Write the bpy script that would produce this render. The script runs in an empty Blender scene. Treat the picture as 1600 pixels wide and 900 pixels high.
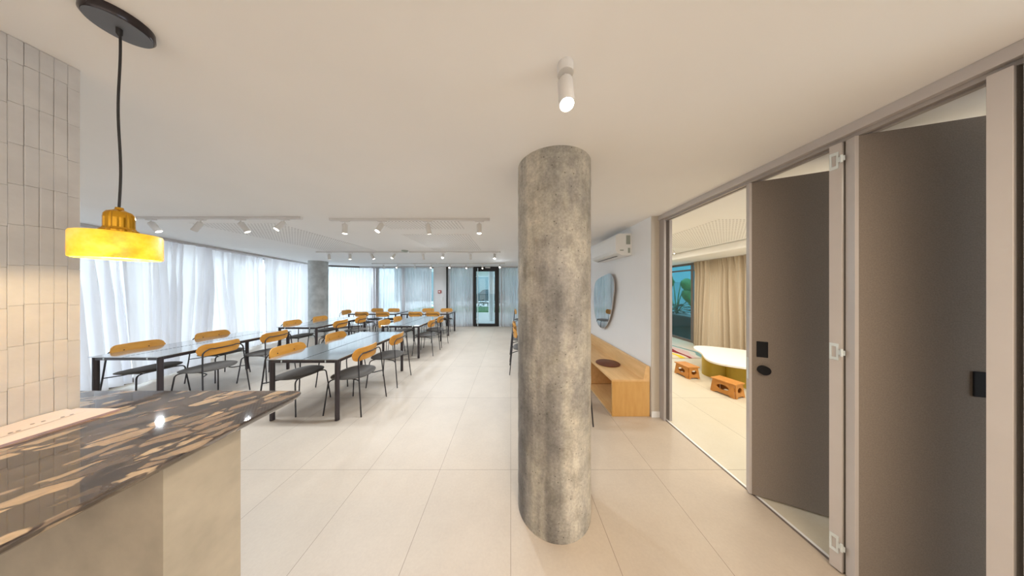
import bpy, bmesh, math, random
from mathutils import Vector, Matrix

sc = bpy.context.scene
C = sc.collection
PI = math.pi
EYE = 1.542            # camera height
H = 2.40               # ceiling height
RX = 1.68              # right wall plane
FY = 8.75              # far wall plane

# ------------------------------------------------------------------ camera, world, lights, exposure
cam = bpy.data.cameras.new('camera')
cam.sensor_width = 36.0
cam.lens = 36.0 * 337.0 / 1600.0
cam.shift_x = 2.0 / 1600.0
cam.clip_start = 0.05
cam.clip_end = 200
camo = bpy.data.objects.new('camera', cam)
camo.location = (0, 0, EYE)
camo.rotation_euler = (PI / 2, 0, 0)
C.objects.link(camo)
sc.camera = camo

sc.view_settings.view_transform = 'Standard'
sc.view_settings.look = 'None'
sc.view_settings.gamma = 1.0
sc.view_settings.use_curve_mapping = False
sc.view_settings.exposure = 1.32
try:
    sc.cycles.use_denoising = True
    sc.cycles.max_bounces = 10
    sc.cycles.diffuse_bounces = 5
    sc.cycles.transparent_max_bounces = 16
    sc.cycles.sample_clamp_indirect = 6
    sc.cycles.caustics_reflective = False
    sc.cycles.caustics_refractive = False
except Exception:
    pass

world = bpy.data.worlds.new('overcast_sky')
sc.world = world
world.use_nodes = True
wn = world.node_tree.nodes
wn['Background'].inputs['Color'].default_value = (0.77, 0.885, 1.0, 1)
wn['Background'].inputs['Strength'].default_value = 2.15


def area(name, loc, rot, sx, sy, power, col):
    l = bpy.data.lights.new(name, 'AREA')
    l.shape = 'RECTANGLE'
    l.size, l.size_y, l.energy, l.color = sx, sy, power, col
    o = bpy.data.objects.new(name, l)
    o.location, o.rotation_euler = loc, rot
    C.objects.link(o)
    return o


# unseen area lights added to fill the near room and the side room
area('rear_fill_light', (-0.4, -2.6, 1.45), (PI / 2, 0, 0), 5.0, 2.0, 12, (1.0, 0.90, 0.80))  # added warm fill from behind the camera, no window there
area('kitchen_fill_light', (1.0, -0.5, 2.38), (0, 0, 0), 1.6, 1.0, 18, (1.0, 0.80, 0.58))  # added overhead fill without a fitting
area('side_room_light', (3.3, 2.2, 2.37), (0, 0, 0), 1.6, 2.6, 25, (1.0, 0.92, 0.76))  # unseen area lights added for the side room's warm light
area('side_room_far_light', (3.0, 5.4, 2.37), (0, 0, 0), 1.2, 2.0, 17, (1.0, 0.92, 0.78))


# ------------------------------------------------------------------ materials
def newmat(name):
    m = bpy.data.materials.new(name)
    m.use_nodes = True
    nt = m.node_tree
    return m, nt, nt.nodes['Principled BSDF']


def N(nt, kind, **kw):
    n = nt.nodes.new(kind)
    for k, v in kw.items():
        setattr(n, k, v)
    return n


def mapping(nt, scale=(1, 1, 1), rot=(0, 0, 0), kind='Object'):
    tc = N(nt, 'ShaderNodeTexCoord')
    mp = N(nt, 'ShaderNodeMapping')
    mp.inputs['Scale'].default_value = scale
    mp.inputs['Rotation'].default_value = rot
    nt.links.new(tc.outputs[kind], mp.inputs[0])
    return mp.outputs[0]


def noise(nt, vec, scale, detail=4, rough=0.55):
    n = N(nt, 'ShaderNodeTexNoise')
    n.inputs['Scale'].default_value = scale
    n.inputs['Detail'].default_value = detail
    n.inputs['Roughness'].default_value = rough
    nt.links.new(vec, n.inputs['Vector'])
    return n.outputs['Fac']


def ramp(nt, fac, stops, interp='LINEAR'):
    r = N(nt, 'ShaderNodeValToRGB')
    r.color_ramp.interpolation = interp
    el = r.color_ramp.elements
    while len(el) > 1:
        el.remove(el[-1])
    el[0].position, el[0].color = stops[0][0], (*stops[0][1], 1)
    for p, c in stops[1:]:
        e = el.new(p)
        e.color = (*c, 1)
    nt.links.new(fac, r.inputs[0])
    return r.outputs[0]


def mixc(nt, fac, a, b, mode='MIX'):
    m = N(nt, 'ShaderNodeMix', data_type='RGBA', blend_type=mode)
    for sock, v in ((m.inputs[0], fac), (m.inputs[6], a), (m.inputs[7], b)):
        if isinstance(v, (int, float)):
            sock.default_value = v
        elif isinstance(v, tuple):
            sock.default_value = (*v, 1) if len(v) == 3 else v
        else:
            nt.links.new(v, sock)
    return m.outputs[2]


def bump(nt, b, fac, strength=0.2, dist=0.01):
    n = N(nt, 'ShaderNodeBump')
    n.inputs['Strength'].default_value = strength
    n.inputs['Distance'].default_value = dist
    nt.links.new(fac, n.inputs['Height'])
    nt.links.new(n.outputs[0], b.inputs['Normal'])


def plain(name, col, rough=0.5, metal=0.0, var=0.06, scale=8, bmp=0.0, coat=0.0):
    m, nt, b = newmat(name)
    v = mapping(nt)
    f = noise(nt, v, scale)
    c0 = tuple(max(0, x * (1 - var)) for x in col)
    c1 = tuple(min(1, x * (1 + var)) for x in col)
    nt.links.new(ramp(nt, f, [(0.3, c0), (0.7, c1)]), b.inputs['Base Color'])
    b.inputs['Roughness'].default_value = rough
    b.inputs['Metallic'].default_value = metal
    b.inputs['Coat Weight'].default_value = coat
    if bmp:
        bump(nt, b, noise(nt, v, scale * 12), bmp, 0.002)
    return m


M = {}
M['ceiling'] = plain('ceiling_paint', (0.92, 0.91, 0.90), 0.9, var=0.01, scale=2)
M['wall'] = plain('white_wall_paint', (0.84, 0.84, 0.84), 0.8, var=0.01, scale=3)
M['wall_end'] = plain('beige_wall_paint', (0.60, 0.54, 0.46), 0.8, var=0.02)
M['black_metal'] = plain('black_powder_coat', (0.022, 0.020, 0.024), 0.45)
M['table_leg'] = plain('dark_brown_powder_coat', (0.035, 0.026, 0.030), 0.4)
M['lock_black'] = plain('matt_black_lock', (0.006, 0.006, 0.008), 0.9)
M['door_black'] = plain('black_door_frame', (0.012, 0.010, 0.010), 0.35)
M['alu'] = plain('champagne_aluminium', (0.56, 0.52, 0.50), 0.45, 0.1, var=0.02)
M['alu_dark'] = plain('taupe_aluminium', (0.42, 0.38, 0.36), 0.45, 0.1, var=0.02)
M['steel'] = plain('brushed_steel', (0.75, 0.82, 0.84), 0.35, 0.4, var=0.05)
M['white_plastic'] = plain('white_plastic', (0.82, 0.82, 0.80), 0.35, var=0.01)
M['white_metal'] = plain('white_lamp_metal', (0.72, 0.70, 0.68), 0.45, var=0.01)
M['grey_plastic'] = plain('grey_plastic', (0.35, 0.38, 0.33), 0.4)
M['red'] = plain('red_plastic', (0.45, 0.06, 0.05), 0.4)
M['baseboard'] = plain('white_baseboard', (0.85, 0.85, 0.84), 0.5, var=0.01)
M['table_white'] = plain('white_laminate', (0.90, 0.90, 0.88), 0.4, var=0.01)
M['mustard'] = plain('mustard_pedestal', (0.46, 0.33, 0.035), 0.45, var=0.05)
M['stool'] = plain('orange_wood', (0.56, 0.24, 0.05), 0.45, var=0.12, scale=14)
M['leather'] = plain('brown_leather', (0.13, 0.035, 0.012), 0.5, var=0.2, scale=40, bmp=0.2)
M['paper'] = plain('pale_paper', (0.78, 0.68, 0.62), 0.7, var=0.03)
M['paper_edge'] = plain('mauve_board', (0.40, 0.30, 0.33), 0.6, var=0.15, scale=30)
M['ink'] = plain('grey_ink', (0.35, 0.30, 0.28), 0.6)
M['rail'] = plain('curtain_rail_taupe', (0.58, 0.54, 0.53), 0.5, var=0.05)
M['cord'] = plain('black_cord', (0.015, 0.013, 0.013), 0.6)
M['canopy_disc'] = plain('black_canopy', (0.03, 0.022, 0.024), 0.22, 0.3)
M['canopy_face'] = plain('blue_grey_lacquer', (0.13, 0.14, 0.165), 0.45)
M['mullion'] = plain('grey_brown_mullion', (0.16, 0.13, 0.12), 0.5)
M['car'] = plain('dark_car_paint', (0.03, 0.07, 0.08), 0.2)
M['car_glass'] = plain('car_window', (0.05, 0.10, 0.12), 0.08)
M['tyre'] = plain('tyre_rubber', (0.02, 0.02, 0.02), 0.8)
M['paving'] = plain('pale_paving', (0.75, 0.75, 0.75), 0.8, scale=2)
M['far_wall'] = plain('dark_teal_wall', (0.12, 0.19, 0.20), 0.8, scale=1)
M['soil'] = plain('dark_planter', (0.05, 0.055, 0.06), 0.8, scale=6, var=0.3)
M['white_column'] = plain('white_render', (0.75, 0.78, 0.78), 0.8)


def mat_floor(name, tone, tone2):
    m, nt, b = newmat(name)
    tc = N(nt, 'ShaderNodeTexCoord')
    sp = N(nt, 'ShaderNodeSeparateXYZ')
    nt.links.new(tc.outputs['Object'], sp.inputs[0])

    def line(sock, size, off, w):
        a = N(nt, 'ShaderNodeMath', operation='SUBTRACT'); a.inputs[1].default_value = off
        nt.links.new(sock, a.inputs[0])
        d = N(nt, 'ShaderNodeMath', operation='DIVIDE'); d.inputs[1].default_value = size
        nt.links.new(a.outputs[0], d.inputs[0])
        p = N(nt, 'ShaderNodeMath', operation='PINGPONG'); p.inputs[1].default_value = 0.5
        nt.links.new(d.outputs[0], p.inputs[0])
        l = N(nt, 'ShaderNodeMath', operation='LESS_THAN'); l.inputs[1].default_value = w / size
        nt.links.new(p.outputs[0], l.inputs[0])
        fl = N(nt, 'ShaderNodeMath', operation='ROUND')
        nt.links.new(d.outputs[0], fl.inputs[0])
        f2 = N(nt, 'ShaderNodeMath', operation='FLOOR')
        nt.links.new(d.outputs[0], f2.inputs[0])
        return l.outputs[0], f2.outputs[0]
    lx, ix = line(sp.outputs[0], 0.60, 0.0, 0.0016)
    ly, iy = line(sp.outputs[1], 1.20, 1.83, 0.0016)
    mx = N(nt, 'ShaderNodeMath', operation='MAXIMUM')
    nt.links.new(lx, mx.inputs[0]); nt.links.new(ly, mx.inputs[1])
    cb = N(nt, 'ShaderNodeCombineXYZ')
    nt.links.new(ix, cb.inputs[0]); nt.links.new(iy, cb.inputs[1])
    wnz = N(nt, 'ShaderNodeTexWhiteNoise', noise_dimensions='3D')
    nt.links.new(cb.outputs[0], wnz.inputs[0])
    v = tc.outputs['Object']
    f = noise(nt, v, 3.0, 8, 0.7)
    f2 = noise(nt, v, 60, 3, 0.6)
    base = ramp(nt, f, [(0.3, tone), (0.7, tone2)])
    base = mixc(nt, 0.04, base, ramp(nt, f2, [(0.35, (0.25, 0.2, 0.15)), (0.65, (0.9, 0.85, 0.8))]), 'OVERLAY')
    r = ramp(nt, wnz.outputs['Value'], [(0, (0.95, 0.95, 0.95)), (1, (1, 1, 1))])
    base = mixc(nt, 1.0, base, r, 'MULTIPLY')
    base = mixc(nt, mx.outputs[0], base, (0.26, 0.20, 0.15))
    nt.links.new(base, b.inputs['Base Color'])
    b.inputs['Roughness'].default_value = 0.42
    b.inputs['Specular IOR Level'].default_value = 0.45
    bump(nt, b, f2, 0.03, 0.002)
    return m


M['floor'] = mat_floor('beige_floor_tiles', (0.52, 0.44, 0.36), (0.58, 0.495, 0.405))
M['floor_side'] = mat_floor('cream_floor_tiles', (0.66, 0.60, 0.48), (0.70, 0.64, 0.52))


def mat_concrete():
    m, nt, b = newmat('cast_concrete')
    v = mapping(nt, (1, 1, 0.35))
    v2 = mapping(nt)
    big = noise(nt, v, 2.6, 6, 0.62)
    mid = noise(nt, v2, 9, 8, 0.7)
    fine = noise(nt, v2, 70, 5, 0.7)
    c = ramp(nt, big, [(0.32, (0.16, 0.15, 0.14)), (0.44, (0.27, 0.255, 0.235)), (0.54, (0.39, 0.365, 0.315)), (0.68, (0.56, 0.52, 0.45))])
    c = mixc(nt, 0.55, c, ramp(nt, mid, [(0.32, (0.24, 0.23, 0.21)), (0.52, (0.5, 0.5, 0.5)), (0.70, (0.74, 0.72, 0.68))]), 'OVERLAY')
    c = mixc(nt, 0.35, c, ramp(nt, fine, [(0.3, (0.2, 0.2, 0.2)), (0.7, (0.8, 0.8, 0.8))]), 'OVERLAY')
    streak = noise(nt, mapping(nt, (1, 1, 0.07)), 5.5, 3, 0.55)
    c = mixc(nt, 0.75, c, ramp(nt, streak, [(0.36, (0.26, 0.26, 0.27)), (0.48, (0.5, 0.5, 0.5)), (0.66, (0.66, 0.64, 0.60))]), 'OVERLAY')
    vo = N(nt, 'ShaderNodeTexVoronoi'); vo.inputs['Scale'].default_value = 26
    nt.links.new(v2, vo.inputs['Vector'])
    pit = ramp(nt, vo.outputs['Distance'], [(0.07, (0.25, 0.23, 0.2)), (0.12, (1, 1, 1))])
    c = mixc(nt, 0.8, c, pit, 'MULTIPLY')
    nt.links.new(c, b.inputs['Base Color'])
    b.inputs['Roughness'].default_value = 0.72
    h = mixc(nt, 0.5, mid, fine)
    h = mixc(nt, 1.0, h, pit, 'MULTIPLY')
    bump(nt, b, h, 0.6, 0.006)
    return m


M['concrete'] = mat_concrete()
M['concrete_pale'] = plain('pale_concrete', (0.55, 0.56, 0.55), 0.8, var=0.25, scale=4, bmp=0.2)


def mat_stone():
    m, nt, b = newmat('polished_brown_conglomerate')
    tc = N(nt, 'ShaderNodeTexCoord')
    nz = N(nt, 'ShaderNodeTexNoise'); nz.inputs['Scale'].default_value = 9; nz.inputs['Detail'].default_value = 3
    nt.links.new(tc.outputs['Object'], nz.inputs['Vector'])
    ad = N(nt, 'ShaderNodeVectorMath', operation='MULTIPLY_ADD')
    nt.links.new(nz.outputs['Color'], ad.inputs[0]); ad.inputs[1].default_value = (0.06, 0.06, 0.06)
    nt.links.new(tc.outputs['Object'], ad.inputs[2])
    rt = N(nt, 'ShaderNodeMapping'); rt.inputs['Rotation'].default_value = (0, 0, -math.radians(62))
    nt.links.new(ad.outputs[0], rt.inputs[0])
    sc_ = N(nt, 'ShaderNodeMapping'); sc_.inputs['Scale'].default_value = (11, 25, 25)
    nt.links.new(rt.outputs[0], sc_.inputs[0])
    vec = sc_.outputs[0]
    ve = N(nt, 'ShaderNodeTexVoronoi', feature='DISTANCE_TO_EDGE'); ve.inputs['Scale'].default_value = 1.0
    nt.links.new(vec, ve.inputs['Vector'])
    vc = N(nt, 'ShaderNodeTexVoronoi', feature='F1'); vc.inputs['Scale'].default_value = 1.0
    nt.links.new(vec, vc.inputs['Vector'])
    sep = N(nt, 'ShaderNodeSeparateColor')
    nt.links.new(vc.outputs['Color'], sep.inputs[0])
    clast = ramp(nt, sep.outputs[0], [(0.0, (0.045, 0.035, 0.032)), (0.20, (0.12, 0.09, 0.075)), (0.38, (0.26, 0.19, 0.14)),
                                     (0.56, (0.46, 0.35, 0.24)), (0.70, (0.065, 0.052, 0.048)), (0.80, (0.36, 0.27, 0.19)), (0.92, (0.17, 0.13, 0.10))], 'CONSTANT')
    fine = noise(nt, vec, 1.6, 8, 0.7)
    clast = mixc(nt, 0.5, clast, ramp(nt, fine, [(0.3, (0.25, 0.25, 0.25)), (0.7, (0.75, 0.75, 0.75))]), 'OVERLAY')
    matrix = ramp(nt, fine, [(0.35, (0.035, 0.028, 0.027)), (0.6, (0.10, 0.075, 0.065)), (0.75, (0.22, 0.17, 0.13))])
    edge = ramp(nt, ve.outputs['Distance'], [(0.05, (0, 0, 0)), (0.10, (1, 1, 1))])
    col = mixc(nt, edge, matrix, clast)
    nt.links.new(col, b.inputs['Base Color'])
    b.inputs['Roughness'].default_value = 0.035
    b.inputs['IOR'].default_value = 1.85
    return m


M['stone'] = mat_stone()
M['plaster'] = plain('sandy_micro_cement', (0.47, 0.41, 0.32), 0.75, var=0.14, scale=7, bmp=0.15)


def mat_wood(name, a, c, scale=(1.2, 14, 14), rough=0.4, rot=(0, 0, 0)):
    m, nt, b = newmat(name)
    v = mapping(nt, scale, rot)
    f = noise(nt, v, 2.2, 6, 0.6)
    nt.links.new(ramp(nt, f, [(0.3, a), (0.7, c)]), b.inputs['Base Color'])
    b.inputs['Roughness'].default_value = rough
    bump(nt, b, f, 0.05, 0.002)
    return m


M['chair_wood'] = mat_wood('honey_oak_veneer', (0.58, 0.25, 0.035), (0.70, 0.34, 0.06))
M['bench_wood'] = mat_wood('maple_plywood', (0.68, 0.41, 0.17), (0.80, 0.52, 0.24), (9, 1.2, 9))
M['bench_end'] = mat_wood('amber_plywood', (0.60, 0.32, 0.09), (0.70, 0.41, 0.14), (9, 9, 1.5))


def mat_fabric(name, col, rough=0.95, scale=260, amt=0.5):
    m, nt, b = newmat(name)
    v = mapping(nt)
    f = noise(nt, v, scale, 2, 0.6)
    c = ramp(nt, f, [(0.3, tuple(x * (1 - amt * 0.4) for x in col)), (0.7, tuple(min(1, x * (1 + amt * 0.4)) for x in col))])
    nt.links.new(c, b.inputs['Base Color'])
    b.inputs['Roughness'].default_value = rough
    b.inputs['Sheen Weight'].default_value = 0.2
    bump(nt, b, f, 0.3, 0.002)
    return m


M['seat'] = mat_fabric('charcoal_seat_fabric', (0.085, 0.075, 0.066))
M['panel'] = mat_fabric('taupe_panel_fabric', (0.245, 0.205, 0.172), scale=180, amt=0.25)
M['curtain_beige'] = mat_fabric('beige_curtain_fabric', (0.56, 0.47, 0.36), scale=120, amt=0.2)


def mat_sheer(name, col, transp, transl, fold_shade=0.96, ns=90):
    m, nt, b = newmat(name)
    out = nt.nodes['Material Output']
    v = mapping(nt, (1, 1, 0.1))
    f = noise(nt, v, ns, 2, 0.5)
    c = ramp(nt, f, [(0.3, tuple(x * fold_shade for x in col)), (0.7, col)])  # darker vertical streaks paint fold shading into the cloth colour
    d = N(nt, 'ShaderNodeBsdfDiffuse'); nt.links.new(c, d.inputs['Color'])
    t = N(nt, 'ShaderNodeBsdfTranslucent'); nt.links.new(c, t.inputs['Color'])
    tr = N(nt, 'ShaderNodeBsdfTransparent')
    m1 = N(nt, 'ShaderNodeMixShader'); m1.inputs[0].default_value = transl
    nt.links.new(d.outputs[0], m1.inputs[1]); nt.links.new(t.outputs[0], m1.inputs[2])
    m2 = N(nt, 'ShaderNodeMixShader'); m2.inputs[0].default_value = transp
    nt.links.new(m1.outputs[0], m2.inputs[1]); nt.links.new(tr.outputs[0], m2.inputs[2])
    nt.links.new(m2.outputs[0], out.inputs['Surface'])
    return m


M['sheer'] = mat_sheer('white_sheer', (0.93, 0.92, 0.94), 0.06, 0.40, 0.93, 12)
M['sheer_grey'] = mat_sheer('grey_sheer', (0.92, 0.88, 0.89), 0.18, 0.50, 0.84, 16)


def mat_glass(name, tint, refl=0.08):
    m, nt, b = newmat(name)
    out = nt.nodes['Material Output']
    tr = N(nt, 'ShaderNodeBsdfTransparent'); tr.inputs[0].default_value = (*tint, 1)
    g = N(nt, 'ShaderNodeBsdfGlossy'); g.inputs['Roughness'].default_value = 0.02
    mx = N(nt, 'ShaderNodeMixShader'); mx.inputs[0].default_value = refl
    nt.links.new(tr.outputs[0], mx.inputs[1]); nt.links.new(g.outputs[0], mx.inputs[2])
    nt.links.new(mx.outputs[0], out.inputs['Surface'])
    return m


M['glass'] = mat_glass('clear_glass', (0.95, 0.98, 0.98), 0.05)
M['glass_teal'] = mat_glass('teal_tinted_glass', (0.82, 0.90, 0.92), 0.08)
M['glass_deep'] = mat_glass('deep_teal_glass', (0.42, 0.72, 0.78), 0.08)


def mat_mirror():
    m, nt, b = newmat('mirror_silver')
    b.inputs['Metallic'].default_value = 1
    b.inputs['Roughness'].default_value = 0.02
    b.inputs['Base Color'].default_value = (0.85, 0.85, 0.84, 1)
    return m


M['mirror'] = mat_mirror()


def mat_emit(name, col, s):
    m, nt, b = newmat(name)
    b.inputs['Base Color'].default_value = (*col, 1)
    b.inputs['Emission Color'].default_value = (*col, 1)
    b.inputs['Emission Strength'].default_value = s
    return m


M['lens'] = mat_emit('lit_lens', (1.0, 0.94, 0.82), 8)
M['bulb'] = mat_emit('lit_bulb', (1.0, 0.80, 0.42), 5)


def mat_alabaster():
    m, nt, b = newmat('glowing_yellow_alabaster')
    v = mapping(nt)
    f = noise(nt, v, 16, 5, 0.6)
    c = ramp(nt, f, [(0.30, (0.80, 0.46, 0.02)), (0.46, (0.93, 0.68, 0.04)), (0.70, (0.97, 0.80, 0.20))])
    nt.links.new(c, b.inputs['Base Color'])
    nt.links.new(c, b.inputs['Emission Color'])
    b.inputs['Emission Strength'].default_value = 0.13
    b.inputs['Roughness'].default_value = 0.35
    b.inputs['Subsurface Weight'].default_value = 0.2
    return m


M['alabaster'] = mat_alabaster()


def mat_amber():
    m, nt, b = newmat('amber_glass')
    b.inputs['Base Color'].default_value = (0.70, 0.36, 0.02, 1)
    b.inputs['Transmission Weight'].default_value = 0.35
    b.inputs['Roughness'].default_value = 0.06
    b.inputs['Metallic'].default_value = 0.6
    return m


M['amber'] = mat_amber()


def mat_tabletop():
    m, nt, b = newmat('grey_green_tabletop')
    v = mapping(nt)
    f = noise(nt, v, 5)
    nt.links.new(ramp(nt, f, [(0.3, (0.11, 0.125, 0.13)), (0.7, (0.13, 0.145, 0.15))]), b.inputs['Base Color'])
    b.inputs['Roughness'].default_value = 0.12
    b.inputs['IOR'].default_value = 3.0
    b.inputs['Coat Weight'].default_value = 1.0
    b.inputs['Coat IOR'].default_value = 2.2
    b.inputs['Coat Roughness'].default_value = 0.08
    return m


M['tabletop'] = mat_tabletop()


def mat_perf():
    m, nt, b = newmat('perforated_ceiling_board')
    v = mapping(nt)
    sp = N(nt, 'ShaderNodeSeparateXYZ'); nt.links.new(v, sp.inputs[0])
    r = []
    for i in (0, 1):
        d = N(nt, 'ShaderNodeMath', operation='DIVIDE'); d.inputs[1].default_value = 0.045
        nt.links.new(sp.outputs[i], d.inputs[0])
        p = N(nt, 'ShaderNodeMath', operation='PINGPONG'); p.inputs[1].default_value = 0.5
        nt.links.new(d.outputs[0], p.inputs[0])
        q = N(nt, 'ShaderNodeMath', operation='POWER'); q.inputs[1].default_value = 2
        nt.links.new(p.outputs[0], q.inputs[0]); r.append(q.outputs[0])
    s = N(nt, 'ShaderNodeMath', operation='ADD'); nt.links.new(r[0], s.inputs[0]); nt.links.new(r[1], s.inputs[1])
    l = N(nt, 'ShaderNodeMath', operation='LESS_THAN'); l.inputs[1].default_value = 0.055
    nt.links.new(s.outputs[0], l.inputs[0])
    nt.links.new(mixc(nt, l.outputs[0], (0.92, 0.91, 0.90), (0.45, 0.43, 0.42)), b.inputs['Base Color'])
    b.inputs['Roughness'].default_value = 0.9
    return m


M['perf'] = mat_perf()


def mat_tile():
    m, nt, b = newmat('glazed_white_tile')
    v = mapping(nt)
    f = noise(nt, v, 14, 4)
    nt.links.new(ramp(nt, f, [(0.3, (0.55, 0.53, 0.52)), (0.7, (0.62, 0.60, 0.585))]), b.inputs['Base Color'])
    b.inputs['Roughness'].default_value = 0.28
    bump(nt, b, noise(nt, v, 45, 2), 0.25, 0.003)
    return m


M['tile'] = mat_tile()


def mat_rug():
    m, nt, b = newmat('wavy_striped_rug')
    tc = N(nt, 'ShaderNodeTexCoord')
    nz = N(nt, 'ShaderNodeTexNoise'); nz.inputs['Scale'].default_value = 1.5; nz.inputs['Detail'].default_value = 0.5
    nt.links.new(tc.outputs['Object'], nz.inputs['Vector'])
    sp = N(nt, 'ShaderNodeSeparateXYZ'); nt.links.new(tc.outputs['Object'], sp.inputs[0])
    ma = N(nt, 'ShaderNodeMath', operation='MULTIPLY_ADD')
    nt.links.new(nz.outputs['Fac'], ma.inputs[0]); ma.inputs[1].default_value = 0.55
    nt.links.new(sp.outputs[0], ma.inputs[2])
    mr = N(nt, 'ShaderNodeMapRange'); mr.inputs[1].default_value = 0.275; mr.inputs[2].default_value = 1.675
    nt.links.new(ma.outputs[0], mr.inputs[0])
    c = ramp(nt, mr.outputs[0], [(0, (0.62, 0.56, 0.44)), (0.38, (0.75, 0.55, 0.04)), (0.48, (0.62, 0.56, 0.44)), (0.55, (0.22, 0.012, 0.02)),
                                 (0.62, (0.60, 0.44, 0.44)), (0.74, (0.55, 0.56, 0.52)), (0.82, (0.16, 0.30, 0.31)), (0.89, (0.58, 0.55, 0.50))], 'CONSTANT')
    nt.links.new(c, b.inputs['Base Color'])
    b.inputs['Roughness'].default_value = 1
    return m


M['rug'] = mat_rug()


def mat_leaf(name, a, c):
    m, nt, b = newmat(name)
    v = mapping(nt)
    nt.links.new(ramp(nt, noise(nt, v, 9), [(0.3, a), (0.7, c)]), b.inputs['Base Color'])
    b.inputs['Roughness'].default_value = 0.45
    return m


M['leaf'] = mat_leaf('broad_leaf_green', (0.05, 0.13, 0.02), (0.12, 0.25, 0.05))
M['grass'] = mat_leaf('lawn_green', (0.03, 0.16, 0.05), (0.07, 0.30, 0.10))
M['hedge'] = mat_leaf('hedge_green', (0.02, 0.07, 0.04), (0.05, 0.15, 0.09))


# ------------------------------------------------------------------ mesh helpers
def B():
    return bmesh.new()


def box(bm, x0, x1, y0, y1, z0, z1, bev=0.0, mtx=None, seg=2):
    r = bmesh.ops.create_cube(bm, size=1.0)
    vs = r['verts']
    bmesh.ops.scale(bm, verts=vs, vec=(x1 - x0, y1 - y0, z1 - z0))
    bmesh.ops.translate(bm, verts=vs, vec=((x0 + x1) / 2, (y0 + y1) / 2, (z0 + z1) / 2))
    if bev:
        es = list({e for v in vs for e in v.link_edges})
        r = bmesh.ops.bevel(bm, geom=es, offset=bev, segments=seg, affect='EDGES', profile=0.5)
        vs = list({v for f in r['faces'] for v in f.verts} | {v for v in vs if v.is_valid})
    if mtx is not None:
        bmesh.ops.transform(bm, matrix=mtx, verts=vs)
    return vs


def lathe(bm, prof, n=32, c=(0, 0, 0), mtx=None):
    """prof = [(r, z)...] bottom/top order, closes at r==0"""
    rings = []
    nv = []
    for r, z in prof:
        if r <= 1e-6:
            v = bm.verts.new((c[0], c[1], c[2] + z)); rings.append([v]); nv.append(v)
        else:
            ring = [bm.verts.new((c[0] + r * math.cos(2 * PI * i / n), c[1] + r * math.sin(2 * PI * i / n), c[2] + z)) for i in range(n)]
            rings.append(ring); nv += ring
    for a, b in zip(rings, rings[1:]):
        for i in range(n):
            j = (i + 1) % n
            if len(a) == 1 and len(b) == 1:
                continue
            if len(a) == 1:
                bm.faces.new((a[0], b[j], b[i]))
            elif len(b) == 1:
                bm.faces.new((a[i], a[j], b[0]))
            else:
                bm.faces.new((a[i], a[j], b[j], b[i]))
    if mtx is not None:
        bmesh.ops.transform(bm, matrix=mtx, verts=nv)
    return nv


def cyl(bm, r, z0, z1, n=24, c=(0, 0), mtx=None):
    return lathe(bm, [(0, z0), (r, z0), (r, z1), (0, z1)], n, (c[0], c[1], 0), mtx)


def smooth_path(pts, rad=0.03, n=5):
    """round the corners of a polyline"""
    pts = [Vector(p) for p in pts]
    out = [pts[0]]
    for a, b, c in zip(pts, pts[1:], pts[2:]):
        d1, d2 = (a - b), (c - b)
        k = min(rad, d1.length * 0.45, d2.length * 0.45)
        p, q = b + d1.normalized() * k, b + d2.normalized() * k
        for i in range(n + 1):
            t = i / n
            out.append(p * (1 - t) ** 2 + b * 2 * t * (1 - t) + q * t ** 2)
    out.append(pts[-1])
    return out


def tube(bm, pts, r, n=10, cap=True):
    pts = [Vector(p) for p in pts]
    rings = []
    up = None
    for i, p in enumerate(pts):
        t = (pts[min(i + 1, len(pts) - 1)] - pts[max(i - 1, 0)]).normalized()
        if up is None:
            ref = Vector((0, 0, 1)) if abs(t.z) < 0.9 else Vector((1, 0, 0))
            up = t.cross(ref).normalized()
        else:
            up = (up - t * up.dot(t)).normalized()
        s = t.cross(up)
        rr = r[i] if isinstance(r, (list, tuple)) else r
        rings.append([bm.verts.new(p + (up * math.cos(2 * PI * k / n) + s * math.sin(2 * PI * k / n)) * rr) for k in range(n)])
    for a, b in zip(rings, rings[1:]):
        for k in range(n):
            j = (k + 1) % n
            bm.faces.new((a[k], a[j], b[j], b[k]))
    if cap:
        bm.faces.new(rings[0][::-1]); bm.faces.new(rings[-1])


def prism(bm, outline, z0, z1, mtx=None):
    a = [bm.verts.new((x, y, z0)) for x, y in outline]
    b = [bm.verts.new((x, y, z1)) for x, y in outline]
    n = len(outline)
    bm.faces.new(a[::-1]); bm.faces.new(b)
    for i in range(n):
        j = (i + 1) % n
        bm.faces.new((a[i], a[j], b[j], b[i]))
    if mtx is not None:
        bmesh.ops.transform(bm, matrix=mtx, verts=a + b)


def obj(name, bm, mat, parent=None, smooth=False, loc=None, rotz=None):
    bmesh.ops.recalc_face_normals(bm, faces=bm.faces)
    me = bpy.data.meshes.new(name)
    bm.to_mesh(me); bm.free()
    if smooth:
        for p in me.polygons:
            p.use_smooth = True
        try:
            me.set_sharp_from_angle(angle=math.radians(38))
        except Exception:
            pass
    me.materials.append(mat if not isinstance(mat, str) else M[mat])
    o = bpy.data.objects.new(name, me)
    C.objects.link(o)
    if parent:
        o.parent = parent
    if loc:
        o.location = loc
    if rotz is not None:
        o.rotation_euler = (0, 0, rotz)
    return o


def tag(o, label, cat, group=None, kind=None):
    o['label'] = label; o['category'] = cat
    if group:
        o['group'] = group
    if kind:
        o['kind'] = kind
    return o


def thing(name, label, cat, loc=(0, 0, 0), rotz=0, group=None):
    o = bpy.data.objects.new(name, None)
    o.empty_display_size = 0.1
    C.objects.link(o)
    o.location = loc; o.rotation_euler = (0, 0, rotz)
    return tag(o, label, cat, group)


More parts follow.
